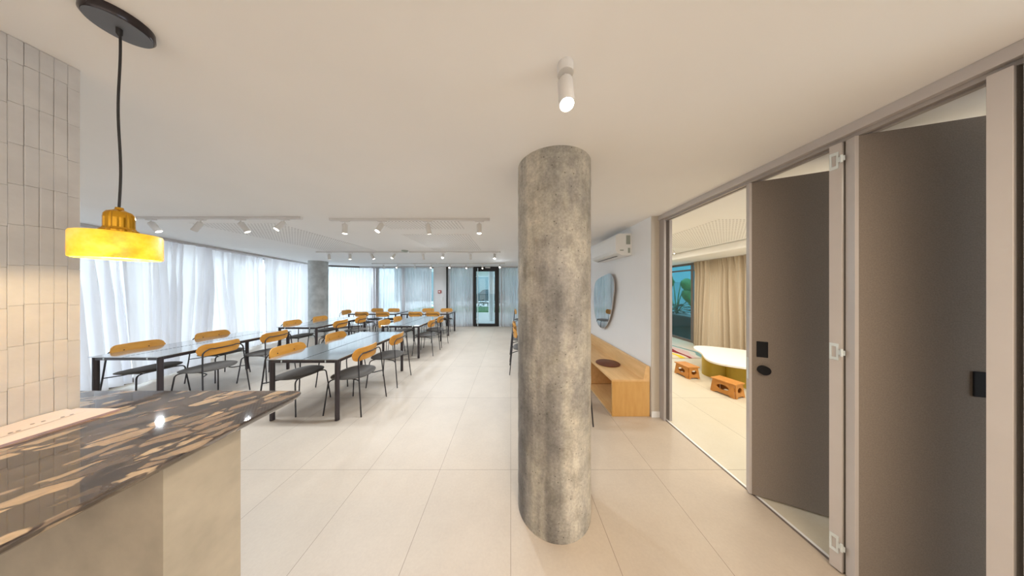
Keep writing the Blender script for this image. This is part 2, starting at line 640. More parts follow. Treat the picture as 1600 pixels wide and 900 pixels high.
def struct(name, bm, mat, parent=None, smooth=False):
    o = obj(name, bm, mat, parent, smooth)
    if not parent:
        o['kind'] = 'structure'
    return o


def copy_tree(o, parent=None):
    c = o.copy(); C.objects.link(c)
    c.parent = parent
    for ch in list(o.children):
        copy_tree(ch, c)
    return c


def dup(o, label, loc, rotz=0.0):
    c = copy_tree(o)
    c.location = loc; c.rotation_euler = (0, 0, rotz); c['label'] = label
    return c


def LX(y):            # line of the left window wall
    return -5.87 - 0.2855 * (y - 3.36)


# ------------------------------------------------------------------ the setting
b = B(); box(b, -8.2, 1.815, -3.0, FY, -0.05, 0.0)
struct('floor', b, 'floor')
b = B(); box(b, 1.815, 5.15, -3.0, FY, -0.05, 0.0)
struct('floor_side', b, 'floor_side')
b = B(); box(b, -8.4, 5.3, -3.0, FY + 0.25, H, H + 0.25)
struct('ceiling', b, 'ceiling')

# right wall with the air conditioner and the mirror
b = B(); box(b, RX, 1.78, 2.585, FY, 0, H)
struct('wall_right', b, 'wall')
b = B(); box(b, RX + 0.004, 1.78, 2.577, 2.585, 0.0, H)
struct('trim_1', b, 'wall_end')
b = B(); box(b, RX - 0.002, 1.775, 2.565, 2.577, 0.0, 0.07, 0.002)
struct('baseboard_right', b, 'baseboard')
b = B(); box(b, 1.78, 1.90, 2.64, FY, 0, H)
struct('wall_side_room', b, 'wall_end')
# far walls
b = B(); box(b, -3.13, -2.60, FY - 0.02, FY + 0.12, 0, H)
struct('wall_back', b, 'wall')
b = B(); box(b, RX, 5.2, FY, FY + 0.12, 0, H)
struct('wall_side_back', b, 'wall')
b = B(); box(b, 4.1, 5.15, -0.5, FY, 2.25, H, 0.03)
struct('trim_2', b, 'ceiling')
b = B(); box(b, 5.1, 5.2, -0.5, 5.75, 0, H)
struct('wall_side_right', b, 'wall')

b = B(); box(b, -8.2, 5.2, -3.1, -3.0, 0, H)
struct('wall_rear', b, 'wall')
b = B(); box(b, LX(1.3) - 0.45, LX(1.3) - 0.30, -3.0, 1.25, 0, H)
struct('wall_left', b, 'wall')

# near tiled wall, stack of narrow glazed tiles (the wall carries its tiles as relief)
random.seed(4)
b = B()
box(b, -1.95, -1.703, -0.6, 0.851, 0.0, H)
tw, th = 0.0247, 0.139
for i in range(26):
    y1 = 0.851 - i * tw
    off = random.uniform(-0.012, 0.012)
    z = 1.066 - 0.139 + off
    while z < H:
        za, zb = max(z, 1.068), min(z + th - 0.0004, H - 0.001)
        if zb - za > 0.012:
            d = random.uniform(0.0, 0.0022)
            tilt = random.uniform(-0.10, 0.10)
            mt = Matrix.Translation((-1.7015 + d * 0.5, y1 - tw / 2, 0)) @ Matrix.Rotation(tilt, 4, 'Z')
            box(b, -0.004, 0.004, -tw / 2 + 0.0002, tw / 2 - 0.0002, za, zb, 0.0012, mt, 1)
        z += th
struct('wall_tiled', b, 'tile')

# perforated boards in the ceiling
for k, (x0, x1, y0, y1) in enumerate(((-1.75, -0.67, 2.78, 3.12), (-1.75, -0.67, 3.45, 4.9), (-4.25, -3.1, 2.85, 5.0), (2.6, 4.0, 2.7, 4.6))):
    b = B(); box(b, x0, x1, y0, y1, H - 0.003, H + 0.02)
    struct('trim_%d' % (k + 3), b, 'perf')

# outdoor ground, planted edge, canopy, far building
b = B(); box(b, -60, 60, -40, 80, -0.30, -0.06)
struct('ground', b, 'paving')
b = B(); box(b, -5.3, 3.5, FY + 0.3, 21.0, 2.62, 2.85)
struct('outdoor_canopy', b, 'white_column')
b = B(); box(b, -14, 22, 26, 26.4, -0.06, 9)
o = struct('wall_outdoor', b, 'far_wall')
b = B(); box(b, -7, 8, 14.2, 17.4, -0.06, 0.03)
tag(obj('lawn', b, 'grass'), 'strip of green grass outside beyond the glass door', 'grass', kind='stuff')


# ------------------------------------------------------------------ curtains and glazing
def curtain_bm(path, z0, z1, fold=0.11, amp=0.04, seed=1, sway=0.05, nz=14):
    rnd = random.Random(seed)
    P = [Vector((x, y)) for x, y in path]
    seg = [(P[i + 1] - P[i]).length for i in range(len(P) - 1)]
    L = sum(seg)

    def at(s):
        s = max(0, min(L, s))
        for i, l in enumerate(seg):
            if s <= l or i == len(seg) - 1:
                t = (P[i + 1] - P[i]) / l
                return P[i] + t * s, Vector((-t.y, t.x))
            s -= l
    n = max(12, int(L / fold * 12))
    # irregular fold phase along the width
    ph = [0.0]; k = rnd.uniform(0.7, 1.3)
    for i in range(n):
        if i % 12 == 0:
            k = rnd.uniform(0.5, 1.7)
        ph.append(ph[-1] + 2 * PI / 12 * k)
    am = [0.6 + 0.4 * math.sin(i * 0.043 + seed) + 0.25 * math.sin(i * 0.11 + seed * 2) for i in range(n + 1)]
    sw = [math.sin(i * 0.021 + seed * 1.7) for i in range(n + 1)]
    b = bmesh.new()
    rows = []
    for j in range(nz + 1):
        t = j / nz            # 0 top, 1 bottom
        z = z1 + (z0 - z1) * t
        row = []
        for i in range(n + 1):
            s = L * i / n + sway * sw[i] * t ** 1.3
            p, nn = at(s)
            a = amp * (0.35 + 0.65 * min(1, t * 2.5)) * am[i]
            w = math.sin(ph[i] + 0.9 * math.sin(2.2 * t + seed + ph[i] * 0.11))
            off = a * (abs(w) ** 0.6 * (1 if w > 0 else -1)) + amp * 0.5 * max(0, 1 - t * 5) * math.sin(ph[i] * 2.0)
            off += amp * 0.6 * t * math.sin(i * 0.05 + seed)
            p = p + nn * off
            row.append(b.verts.new((p.x, p.y, z)))
        rows.append(row)
    for r0, r1 in zip(rows, rows[1:]):
        for i in range(n):
            b.faces.new((r0[i], r0[i + 1], r1[i + 1], r1[i]))
    return b


def curtain(path, label, mat='sheer', group='sheer curtains along the windows', z0=0.006, z1=H - 0.048, **kw):
    o = obj('sheer_curtain' if 'sheer' in mat else 'heavy_curtain', curtain_bm(path, z0, z1, **kw), mat, smooth=True)
    return tag(o, label, 'curtain', group)


G = 'sheer curtains along the windows'
curtain([(LX(1.3) - 0.15, 1.3), (LX(3.36) - 0.15, 3.36)], 'white sheer curtain under the yellow pendant, partly behind the tiled wall', seed=3, fold=0.17, amp=0.075, sway=0.16, nz=20, z0=0.05)
curtain([(LX(3.22), 3.22), (LX(4.46), 4.46)], 'wide white sheer curtain behind the nearest window-side table', seed=5, fold=0.16, amp=0.075, sway=0.14, nz=20, z0=0.03)
curtain([(LX(4.38) - 0.15, 4.38), (LX(5.84) - 0.15, 5.84)], 'white sheer curtain between the wide near drop and the narrow drop by the round pillar', seed=8, fold=0.17, amp=0.075, sway=0.20, nz=20, z0=0.03)
curtain([(LX(5.76), 5.76), (LX(7.62), 7.62)], 'white sheer curtain ending at the round pillar in the window corner', seed=9, fold=0.15, amp=0.06, sway=0.10, nz=20)
cv = []
for k in range(9):
    t = k / 8 * 1.03
    cv.append((-7.18 + 1.62 * t, 7.75 + 0.83 * math.sin(min(1, t) * PI / 2) ** 0.9))
curtain(cv, 'white sheer curtain curving round the corner right of the far pillar', seed=11, fold=0.11, amp=0.035, sway=0.02)
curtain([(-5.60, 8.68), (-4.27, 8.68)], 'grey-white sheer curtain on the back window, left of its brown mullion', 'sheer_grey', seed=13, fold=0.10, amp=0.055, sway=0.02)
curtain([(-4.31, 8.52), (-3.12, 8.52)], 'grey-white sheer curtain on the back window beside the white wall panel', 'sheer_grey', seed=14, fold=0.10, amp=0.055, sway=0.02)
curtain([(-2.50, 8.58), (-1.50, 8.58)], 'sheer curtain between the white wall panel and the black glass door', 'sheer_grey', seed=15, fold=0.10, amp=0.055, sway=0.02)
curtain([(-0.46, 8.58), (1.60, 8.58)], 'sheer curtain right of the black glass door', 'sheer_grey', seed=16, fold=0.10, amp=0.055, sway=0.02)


def rail(path, label, h=0.045, w=0.24):
    b = B()
    for (x0, y0), (x1, y1) in zip(path, path[1:]):
        d = Vector((x1 - x0, y1 - y0)); L = d.length
        mt = Matrix.Translation((x0, y0, 0)) @ Matrix.Rotation(math.atan2(d.y, d.x), 4, 'Z')
        box(b, 0, L, -w / 2, w / 2, H - h, H - 0.001, 0, mt)
    return tag(obj('curtain_rail', b, 'rail'), label, 'curtain rail', 'curtain rails under the ceiling')


rail([(LX(1.3) - 0.07, 1.3), (LX(7.62) - 0.07, 7.62)], 'long taupe curtain rail along the left window wall')
rail(cv, 'curved curtain rail right of the far pillar', 0.04, 0.03)
rail([(-5.50, 8.60), (-3.15, 8.60)], 'straight curtain rail above the two grey back curtains', 0.04, 0.2)
rail([(-2.50, 8.58), (-1.49, 8.58)], 'short curtain rail left of the black glass door', 0.04, 0.03)
rail([(-0.46, 8.58), (1.60, 8.58)], 'curtain rail right of the black glass door', 0.04, 0.03)


def window(n, x0, y0, x1, y1, posts, glass='glass', mat='mullion', w=0.06, sill=0.0, top=H, transom=None):
    d = Vector((x1 - x0, y1 - y0)); L = d.length
    mt = Matrix.Translation((x0, y0, 0)) @ Matrix.Rotation(math.atan2(d.y, d.x), 4, 'Z')
    b = B()
    box(b, 0, L, -0.03, 0.03, sill, sill + 0.07, 0, mt)
    box(b, 0, L, -0.03, 0.03, top - 0.06, top, 0, mt)
    for p in posts:
        box(b, p * L - w / 2, p * L + w / 2, -0.035, 0.035, sill + 0.07, top - 0.06, 0, mt)
    if transom:
        box(b, 0, L, -0.03, 0.03, transom - 0.02, transom + 0.02, 0, mt)
    f = struct('window_%d' % n, b, mat)
    b = B(); box(b, 0.02, L - 0.02, -0.004, 0.004, sill + 0.03, top - 0.03, 0, mt)
    obj('window_glass', b, glass, f)
    return f


window(1, LX(1.3) - 0.30, 1.3, LX(7.7) - 0.30, 7.7, (0.004, 0.2, 0.4, 0.6, 0.8, 0.996))
window(2, LX(7.7) - 0.30, 7.7, -5.5, FY + 0.06, (0.004, 0.97))
window(3, -5.47, FY + 0.03, -3.13, FY + 0.03, (0.02, 0.47), 'glass_teal', w=0.10)
window(4, -2.52, FY + 0.03, -1.50, FY + 0.03, (0.03, 0.98), 'glass_teal', w=0.05)
window(5, -0.44, FY + 0.03, RX, FY + 0.03, (0.03, 0.5, 0.98), 'glass_teal', w=0.05)
b = B(); box(b, -2.60, -2.535, FY - 0.06, FY + 0.1, 0, H, 0.004)
struct('trim_8', b, 'door_black')

# black framed glass door
b = B()
dx0, dx1 = -1.49, -0.47
box(b, dx0, dx0 + 0.10, FY - 0.10, FY + 0.05, 0, H - 0.005, 0.004)
box(b, dx1 - 0.17, dx1, FY - 0.10, FY + 0.05, 0, H - 0.005, 0.004)
box(b, dx0 + 0.10, dx1 - 0.17, FY - 0.10, FY + 0.05, 2.21, H - 0.005, 0.004)
box(b, dx0 + 0.10, dx1 - 0.17, FY - 0.10, FY + 0.05, 0, 0.10, 0.004)
door = struct('door_1', b, 'door_black')
b = B(); box(b, dx0 + 0.09, dx1 - 0.16, FY - 0.03, FY - 0.02, 0.09, 2.22)
obj('door_glass', b, 'glass_teal', door)
b = B(); tube(b, [(-1.31, FY - 0.17, 0.03), (-1.31, FY - 0.17, 2.33)], 0.016, 12)
for z in (0.3, 2.0):
    tube(b, [(-1.31, FY - 0.17, z), (-1.40, FY - 0.10, z)], 0.008, 8)
obj('door_handle', b, 'steel', door, True)
b = B(); box(b, -1.02, -0.82, FY - 0.16, FY - 0.11, 2.335, 2.385, 0.006)
tag(obj('door_closer', b, 'white_plastic'), 'small white box above the black glass door', 'door closer')

# items on the white wall panel
t = thing('wall_sign', 'small white sign high on the white wall panel', 'sign', (-2.93, FY - 0.022, 2.13))
b = B(); box(b, -0.17, 0.17, -0.006, 0.0, -0.03, 0.03, 0.002)
obj('sign_plate', b, 'white_plastic', t)
t = thing('fire_alarm', 'red square fire alarm call point on the white wall panel', 'fire alarm', (-2.87, FY - 0.022, 1.39))
b = B(); box(b, -0.065, 0.065, -0.045, 0, -0.06, 0.06, 0.008); obj('housing', b, 'red', t)
b = B(); box(b, -0.035, 0.035, -0.05, -0.045, -0.03, 0.03, 0.002); obj('break_glass', b, 'white_plastic', t)
b = B(); box(b, -2.80, -2.72, FY - 0.034, FY - 0.021, 1.02, 1.16, 0.003)
tag(obj('light_switch', b, 'white_plastic'), 'white light switch below and right of the red fire alarm', 'switch')


# ------------------------------------------------------------------ pillars
def pillar(x, y, r, label, mat='concrete', name='concrete_pillar'):
    b = B()
    n, nz = 96, 60
    rnd = random.Random(7)
    prof = [(r * (1 + 0.006 * math.sin(k * 1.7) * math.sin(k * 0.37)), H * k / nz) for k in range(nz + 1)]
    lathe(b, [(0, 0)] + prof + [(0, H)], n)
    o = obj(name, b, mat, smooth=True, loc=(x, y, 0))
    return tag(o, label, 'pillar', 'round pillars')


pillar(0.306, 1.548, 0.253, 'thick round raw concrete pillar standing in the foreground')
pillar(-6.20, 6.95, 0.25, 'pale round pillar in the far left corner between the white curtains', 'concrete_pale')
b = B(); cyl(b, 0.14, -0.06, 2.62, 32)
tag(obj('outdoor_column', b, 'white_column', smooth=True, loc=(-0.94, 10.5, 0)), 'slim white column outside behind the glass door', 'column')

# car under the canopy
car = thing('parked_car', 'dark car parked outside, seen through the glass door', 'car', (-2.4, 23.2, -0.06))
prof = [(-2.1, 0.25), (-2.1, 0.75), (-1.9, 0.88), (-1.0, 0.98), (-0.45, 1.42), (0.75, 1.45), (1.45, 1.0), (2.05, 0.9), (2.1, 0.3)]
b = B(); prism(b, prof, -0.85, 0.85, Matrix.Rotation(PI / 2, 4, 'X')); obj('car_body', b, 'car', car)
b = B(); prism(b, [(-0.85, 1.0), (-0.38, 1.36), (0.68, 1.39), (1.25, 1.02)], 0.80, 0.87, Matrix.Rotation(PI / 2, 4, 'X')); obj('side_window', b, 'car_glass', car)
for s in (-1.3, 1.3):
    b = B(); cyl(b, 0.33, -0.1, 0.1, 24, mtx=Matrix.Translation((s, -0.82, 0.33)) @ Matrix.Rotation(PI / 2, 4, 'X'))
    obj('wheel', b, 'tyre', car, True)
for s in (-0.75,):
    b = B(); box(b, 1.9, 2.14, s - 0.12, s + 0.12, 0.68, 0.82, 0.02); obj('headlight', b, 'white_plastic', car)
    b = B(); box(b, -2.14, -1.95, s - 0.12, s + 0.12, 0.68, 0.82, 0.02); obj('tail_light', b, 'white_plastic', car)
# low hedge beyond the grass
rnd = random.Random(5)
b = B()
for k in range(900):
    p = Vector((rnd.uniform(-6.5, 7.5), rnd.uniform(17.7, 18.2), rnd.uniform(0.0, 0.42)))
    mt = Matrix.Translation(p) @ Matrix.Rotation(rnd.uniform(0, 6), 4, 'Z') @ Matrix.Rotation(rnd.uniform(-1, 1), 4, 'X')
    prism(b, [(-0.1, 0), (0, -0.05), (0.12, 0), (0, 0.05)], 0, 0.004, mt)
tag(obj('low_hedge', b, 'hedge'), 'low dark green hedge outside behind the grass strip', 'hedge', kind='stuff')


# ------------------------------------------------------------------ dining tables
def make_table(label, x0, x1, y0, y1, zt=0.72):
    cx, cy = (x0 + x1) / 2, (y0 + y1) / 2
    w, l = x1 - x0, y1 - y0
    t = thing('dining_table', label, 'table', (cx, cy, 0), 0, 'dining tables')
    long_y = l > w
    for s in (-1, 1):
        b = B()
        if long_y:
            xa, xb = (0.002, w / 2) if s > 0 else (-w / 2, -0.002)
            box(b, xa, xb, -l / 2, l / 2, zt - 0.010, zt, 0.002)
        else:
            ya, yb = (0.002, l / 2) if s > 0 else (-l / 2, -0.002)
            box(b, -w / 2, w / 2, ya, yb, zt - 0.010, zt, 0.002)
        obj('tabletop', b, 'tabletop', t)
    # perforated seam strip between the two boards
    b = B()
    L = l if long_y else w
    k = -L / 2 + 0.02
    while k < L / 2 - 0.03:
        if long_y:
            box(b, -0.006, 0.006, k, k + 0.024, zt - 0.004, zt + 0.0012)
        else:
            box(b, k, k + 0.024, -0.006, 0.006, zt - 0.004, zt + 0.0012)
        k += 0.036
    obj('seam_strip', b, 'black_metal', t)
    b = B()
    i = 0.03
    za, zb = zt - 0.046, zt - 0.0105
    box(b, -w / 2 + i, w / 2 - i, -l / 2 + i - 0.012, -l / 2 + i + 0.012, za, zb)
    box(b, -w / 2 + i, w / 2 - i, l / 2 - i - 0.012, l / 2 - i + 0.012, za, zb)
    box(b, -w / 2 + i - 0.012, -w / 2 + i + 0.012, -l / 2 + i, l / 2 - i, za, zb)
    box(b, w / 2 - i - 0.012, w / 2 - i + 0.012, -l / 2 + i, l / 2 - i, za, zb)
    obj('apron_frame', b, 'table_leg', t)
    for sx in (-1, 1):
        for sy in (-1, 1):
            b = B()
            cyl(b, 0.0235, 0.004, zt - 0.0105, 20, (sx * (w / 2 - 0.032), sy * (l / 2 - 0.034)))
            obj('leg', b, 'table_leg', t, True)
    for s in (-1, 1):
        b = B(); box(b, s * w * 0.31 - 0.006, s * w * 0.31 + 0.006, -l / 2 + 0.012, -l / 2 + 0.02, zt - 0.04, zt - 0.016, 0.002)
        obj('clip', b, 'steel', t)
    return t


make_table('long grey-topped table nearest the counter, beside the aisle', -2.81, -1.99, 2.48, 4.04)
make_table('long pale-reflecting table nearest the left curtains, behind the counter', -5.04, -4.20, 2.57, 4.13)
make_table('second grey table along the left curtains, just behind the first', -4.93, -4.09, 4.54, 6.10)
make_table('second grey table along the aisle, just behind the nearest one', -2.83, -1.99, 4.70, 6.27)
make_table('grey table set crosswise at the back, left of the pair', -5.25, -3.68, 6.92, 7.77)
make_table('grey table set crosswise at the back, right of the pair beside the aisle', -3.55, -1.98, 6.92, 7.77)
make_table('grey table beside the wooden wall bench, behind the concrete pillar', 0.22, 1.05, 3.60, 5.17)


# ------------------------------------------------------------------ chairs (facing +Y, seat front at +Y, origin below seat centre)
def make_chair():
    t = thing('dining_chair', 'x', 'chair', (0, 0, 0), 0, 'dining chairs')
    # seat pad: wide oval with a domed upper side
    b = B()
    n = 40
    prof = [(0.0, 0.452), (0.5, 0.452), (0.8, 0.450), (0.93, 0.444), (1.0, 0.434), (0.985, 0.426), (0.9, 0.420), (0.0, 0.416)]
    rings = []
    for r, z in prof:
        if r == 0:
            rings.append([b.verts.new((0, 0, z))]); continue
        ring = []
        for i in range(n):
            a = 2 * PI * i / n
            ca, sa = math.cos(a), math.sin(a)
            e = 2.45
            x = 0.245 * r * math.copysign(abs(ca) ** (2 / e), ca)
            y = 0.215 * r * math.copysign(abs(sa) ** (2 / e), sa)
            zz = z + 0.010 * (y / 0.215) ** 3 * 0.6 + 0.012 * abs(x / 0.245) ** 2
            ring.append(b.verts.new((x, y, zz)))
        rings.append(ring)
    for A, D in zip(rings, rings[1:]):
        for i in range(n):
            j = (i + 1) % n
            if len(A) == 1: b.faces.new((A[0], D[i], D[j]))
            elif len(D) == 1: b.faces.new((A[j], A[i], D[0]))
            else: b.faces.new((A[i], D[i], D[j], A[j]))
    obj('seat', b, 'seat', t, True)
    # curved veneer backrest: rounded ends that wrap forward
    b = B()
    nx, R = 28, 0.42
    W, hh, yc, zc, th_ = 0.235, 0.080, -0.205, 0.715, 0.011
    fr, bk = [], []
    for i in range(nx + 1):
        u = -1 + 2 * i / nx
        s = u * W
        ang = s / R
        hx = R * math.sin(ang)
        hy = yc + R * (1 - math.cos(ang))
        d = max(0.0, abs(u) * W - (W - hh))
        half = math.sqrt(max(hh * hh - d * d, 1e-6)) * 0.999
        nx_, ny_ = -math.sin(ang), math.cos(ang)
        rowf, rowb = [], []
        for k in range(7):
            v = -1 + 2 * k / 6
            zz = zc + v * half
            lean = -0.10 * (zz - zc) + 0.25 * (zz - zc) ** 2
            rowf.append(b.verts.new((hx + nx_ * th_ / 2, hy + ny_ * th_ / 2 + lean, zz)))
            rowb.append(b.verts.new((hx - nx_ * th_ / 2, hy - ny_ * th_ / 2 + lean, zz)))
        fr.append(rowf); bk.append(rowb)
    for i in range(nx):
        for k in range(6):
            b.faces.new((fr[i][k], fr[i + 1][k], fr[i + 1][k + 1], fr[i][k + 1]))
            b.faces.new((bk[i][k], bk[i][k + 1], bk[i + 1][k + 1], bk[i + 1][k]))
        b.faces.new((fr[i][0], bk[i][0], bk[i + 1][0], fr[i + 1][0]))
        b.faces.new((fr[i][6], fr[i + 1][6], bk[i + 1][6], bk[i][6]))
    for i in (0, nx):
        for k in range(6):
            b.faces.new((fr[i][k], fr[i][k + 1], bk[i][k + 1], bk[i][k]))
    back = obj('backrest', b, 'chair_wood', t, True)
    for s in (-1, 1):
        a = s * 0.10 / R
        b = B()
        cyl(b, 0.0065, 0, 0.004, 10, mtx=Matrix.Translation((R * math.sin(a), yc + R * (1 - math.cos(a)) + th_ / 2 + 0.001, zc)) @ Matrix.Rotation(-PI / 2, 4, 'X'))
        obj('screw', b, 'black_metal', back)
    r = 0.0075
    for s in (-1, 1):
        # rear leg runs up past the seat and bends inward behind the backrest
        b = B()
        p = smooth_path([(s * 0.245, -0.275, 0.0), (s * 0.222, -0.232, 0.43), (s * 0.208, -0.212, 0.69),
                         (s * 0.15, -0.222, 0.735), (s * 0.085, -0.219, 0.722)], 0.055)
        tube(b, p, r)
        obj('leg', b, 'black_metal', t, True)
        b = B()
        p = smooth_path([(s * 0.235, 0.205, 0.0), (s * 0.205, 0.165, 0.405), (s * 0.13, 0.12, 0.409)], 0.06)
        tube(b, p, r)
        obj('leg', b, 'black_metal', t, True)
    # rails under the seat
    b = B()
    for s in (-1, 1):
        p = smooth_path([(s * 0.223, -0.236, 0.385), (s * 0.12, -0.15, 0.385), (s * 0.13, -0.05, 0.409), (s * 0.13, 0.12, 0.409)], 0.04)
        tube(b, p, r * 0.9)
    tube(b, [(-0.13, 0.12, 0.409), (0.13, 0.12, 0.409)], r * 0.9)
    obj('seat_frame', b, 'black_metal', t, True)
    # long bent tube behind the backrest joining the two mounting points
    b = B()
    p = []
    for i in range(13):
        s = -0.10 + 0.2 * i / 12
        a = s / R
        p.append((R * math.sin(a), yc + R * (1 - math.cos(a)) - 0.014, 0.722))
    tube(b, p, r)
    obj('back_tube', b, 'black_metal', t, True)
    return t


chair = make_chair()
PX, MX, PY_, MY = -PI / 2, PI / 2, 0.0, PI      # facing +X, -X, +Y, -Y
chairs = [
    # x, y, rot, label
    (-2.05, 2.83, MX - 0.04, 'chair on the aisle side of the nearest table, closest to the counter'),
    (-2.03, 3.56, MX + 0.03, 'chair on the aisle side of the nearest table, at its far end'),
    (-2.76, 2.82, PX - 0.05, 'chair on the window side of the nearest aisle table, closest to us'),
    (-2.76, 3.60, PX + 0.03, 'chair on the window side of the nearest aisle table, second from the counter'),
    (-4.22, 3.02, MX - 0.02, 'near chair on the room side of the front window table'),
    (-4.22, 3.72, MX + 0.02, 'far chair on the room side of the front window table'),
    (-4.98, 2.98, PX, 'near chair between the front window table and the curtain'),
    (-4.98, 3.72, PX, 'far chair between the front window table and the curtain'),
    (-4.88, 4.98, PX + 0.02, 'near chair between the second window table and the curtain'),
    (-4.88, 5.70, PX, 'chair beside the far left pillar, on the curtain side of the second window table'),
    (-4.12, 5.04, MX, 'near chair on the room side of the second window table'),
    (-4.12, 5.72, MX + 0.03, 'far chair on the room side of the second window table'),
    (-2.79, 5.02, PX - 0.05, 'near chair on the window side of the second aisle table'),
    (-2.79, 5.62, PX + 0.05, 'far chair on the window side of the second aisle table'),
    (-2.03, 5.12, MX, 'near chair on the aisle side of the second aisle table'),
    (-2.03, 5.78, MX - 0.05, 'far chair on the aisle side of the second aisle table'),
    (-4.72, 6.98, PY_, 'left chair with its back to us at the left crosswise back table'),
    (-4.06, 6.98, PY_, 'right chair with its back to us at the left crosswise back table'),
    (-3.02, 6.98, PY_, 'left chair with its back to us at the right crosswise back table'),
    (-2.47, 6.98, PY_, 'right chair with its back to us at the right crosswise back table'),
    (-4.88, 7.74, MY, 'left chair facing us behind the left crosswise back table'),
    (-4.28, 7.74, MY, 'right chair facing us behind the left crosswise back table'),
    (-3.02, 7.74, MY, 'left chair facing us behind the right crosswise back table'),
    (-2.35, 7.74, MY, 'right chair facing us behind the right crosswise back table'),
    (-5.42, 7.32, PX, 'chair at the left head of the crosswise back tables'),
    (0.255, 4.06, PX, 'chair half hidden left of the concrete pillar, nearest of those by the bench table'),
    (0.255, 4.74, PX, 'chair half hidden left of the concrete pillar, behind the nearest one'),
    (0.345, 7.6, PX, 'farthest chair peeking out left of the concrete pillar, near the back curtain'),
    (0.672, 2.67, PY_, 'chair behind the concrete pillar with one leg showing right of it'),
]
for i, (x, y, rz, lab) in enumerate(chairs):
    lab = 'oak-backed ' + lab
    if i == 0:
        chair.location = (x, y, 0); chair.rotation_euler = (0, 0, rz); chair['label'] = lab
    else:
        dup(chair, lab, (x, y, 0), rz)


# ------------------------------------------------------------------ counter
def counter_top():
    b = B()
    x0, x1, y0, y1 = -2.45, -0.946, -0.25, 1.003
    rr = 0.05
    out = [(-1.695, y0), (x1, y0)]
    for k in range(9):
        a = k / 8 * PI / 2
        out.append((x1 - rr + rr * math.cos(a), y1 - rr + rr * math.sin(a)))
    out += [(x0, y1), (x0, 0.857), (-1.695, 0.857)]
    levels = [(0.004, 1.066), (0.001, 1.0645), (0.0, 1.061), (0.002, 1.056), (0.014, 1.042), (0.030, 1.031), (0.034, 1.030)]
    cx, cy = (x0 + x1) / 2, (y0 + y1) / 2
    rings = []
    for ins, z in levels:
        ring = []
        for x, y in out:
            ring.append(b.verts.new((x - ins * max(0, min(1, (x - x1 + 0.1) / 0.1)), y - ins * max(0, min(1, (y - y1 + 0.1) / 0.1)), z)))
        rings.append(ring)
    n = len(out)
    b.faces.new(rings[0]); b.faces.new(rings[-1][::-1])
    for A, D in zip(rings, rings[1:]):
        for i in range(n):
            j = (i + 1) % n
            b.faces.new((A[i], D[i], D[j], A[j]))
    return b


ct = thing('bar_counter', 'bar counter in the left foreground with a polished brown pebbled stone top', 'counter', (0, 0, 0))
# the countertop is notched round the tiled wall by sitting against it
obj('countertop', counter_top(), 'stone', ct, False)
b = B(); box(b, -1.694, -1.030, 0.639, 0.8225, 0.0, 1.0295)
obj('end_panel', b, 'plaster', ct)

# papers on the counter against the tiled wall
t = thing('menu_board', 'mauve-edged board lying on the counter under the pale paper, against the tiled wall', 'menu board', (0, 0, 0))
b = B(); prism(b, [(-1.690, 0.10), (-1.525, 0.10), (-1.517, 0.838), (-1.690, 0.842)], 1.0665, 1.0735); obj('board', b, 'paper_edge', t)
b = B(); prism(b, [(-1.690, 0.10), (-1.526, 0.10), (-1.518, 0.836), (-1.690, 0.840)], 1.0737, 1.0747); obj('cover_sheet', b, 'paper', t)
t = thing('paper_sheet', 'pale curled paper sheet lying on top of the mauve-edged board', 'paper', (0, 0, 0))
b = B()
rows = []
for i in range(25):
    y = 0.12 + 0.70 * i / 24
    row = []
    for k in range(9):
        u = k / 8
        x = -1.690 + (0.125 - 0.05 * (i / 24) ** 3) * u
        z = 1.0765 + 0.006 * (1 - u) ** 2 * (1 + 0.5 * math.sin(y * 34)) + 0.001 * math.sin(y * 20)
        row.append((b.verts.new((x, y, z)), b.verts.new((x, y, z - 0.0014))))
    rows.append(row)
for r0, r1 in zip(rows, rows[1:]):
    for k in range(8):
        b.faces.new((r0[k][0], r0[k + 1][0], r1[k + 1][0], r1[k][0]))
        b.faces.new((r0[k][1], r1[k][1], r1[k + 1][1], r0[k + 1][1]))
    b.faces.new((r0[0][0], r1[0][0], r1[0][1], r0[0][1])); b.faces.new((r0[8][0], r0[8][1], r1[8][1], r1[8][0]))
for r in (rows[0], rows[-1]):
    for k in range(8):
        b.faces.new((r[k][0], r[k][1], r[k + 1][1], r[k + 1][0]))
obj('sheet', b, 'paper', t, True)
for (x, y) in ((-1.63, 0.735), (-1.625, 0.75), (-1.61, 0.775), (-1.608, 0.79), (-1.60, 0.69), (-1.598, 0.70)):
    b = B(); cyl(b, 0.0035, 1.0785, 1.0795, 10, (x, y))
    obj('print_mark', b, 'ink', t)


# ------------------------------------------------------------------ pendant lamp over the counter
t = thing('pendant_lamp', 'pendant lamp with a glowing yellow disc shade and amber glass cap above the counter', 'pendant lamp', (-1.252, 0.69, 0))
b = B(); lathe(b, [(0, H - 0.0), (0.061, H - 0.0), (0.062, H - 0.022), (0.058, H - 0.028), (0, H - 0.028)], 48)
ca = obj('ceiling_canopy', b, 'canopy_disc', t, True)
b = B(); lathe(b, [(0, H - 0.0281), (0.0572, H - 0.0281), (0.0572, H - 0.0292), (0, H - 0.0292)], 48)
obj('base_disc', b, 'canopy_face', ca, True)
b = B(); lathe(b, [(0, H - 0.028), (0.006, H - 0.028), (0.006, H - 0.046), (0.003, H - 0.052), (0, H - 0.052)], 16)
obj('cord_grip', b, 'cord', ca, True)
b = B()
p = [(0.0015 * math.sin(k * 0.5), 0.0015 * math.cos(k * 0.4), H - 0.045 - (H - 0.045 - 1.795) * k / 20) for k in range(21)]
tube(b, p, 0.0027, 8)
obj('cord', b, 'cord', t, True)
b = B()
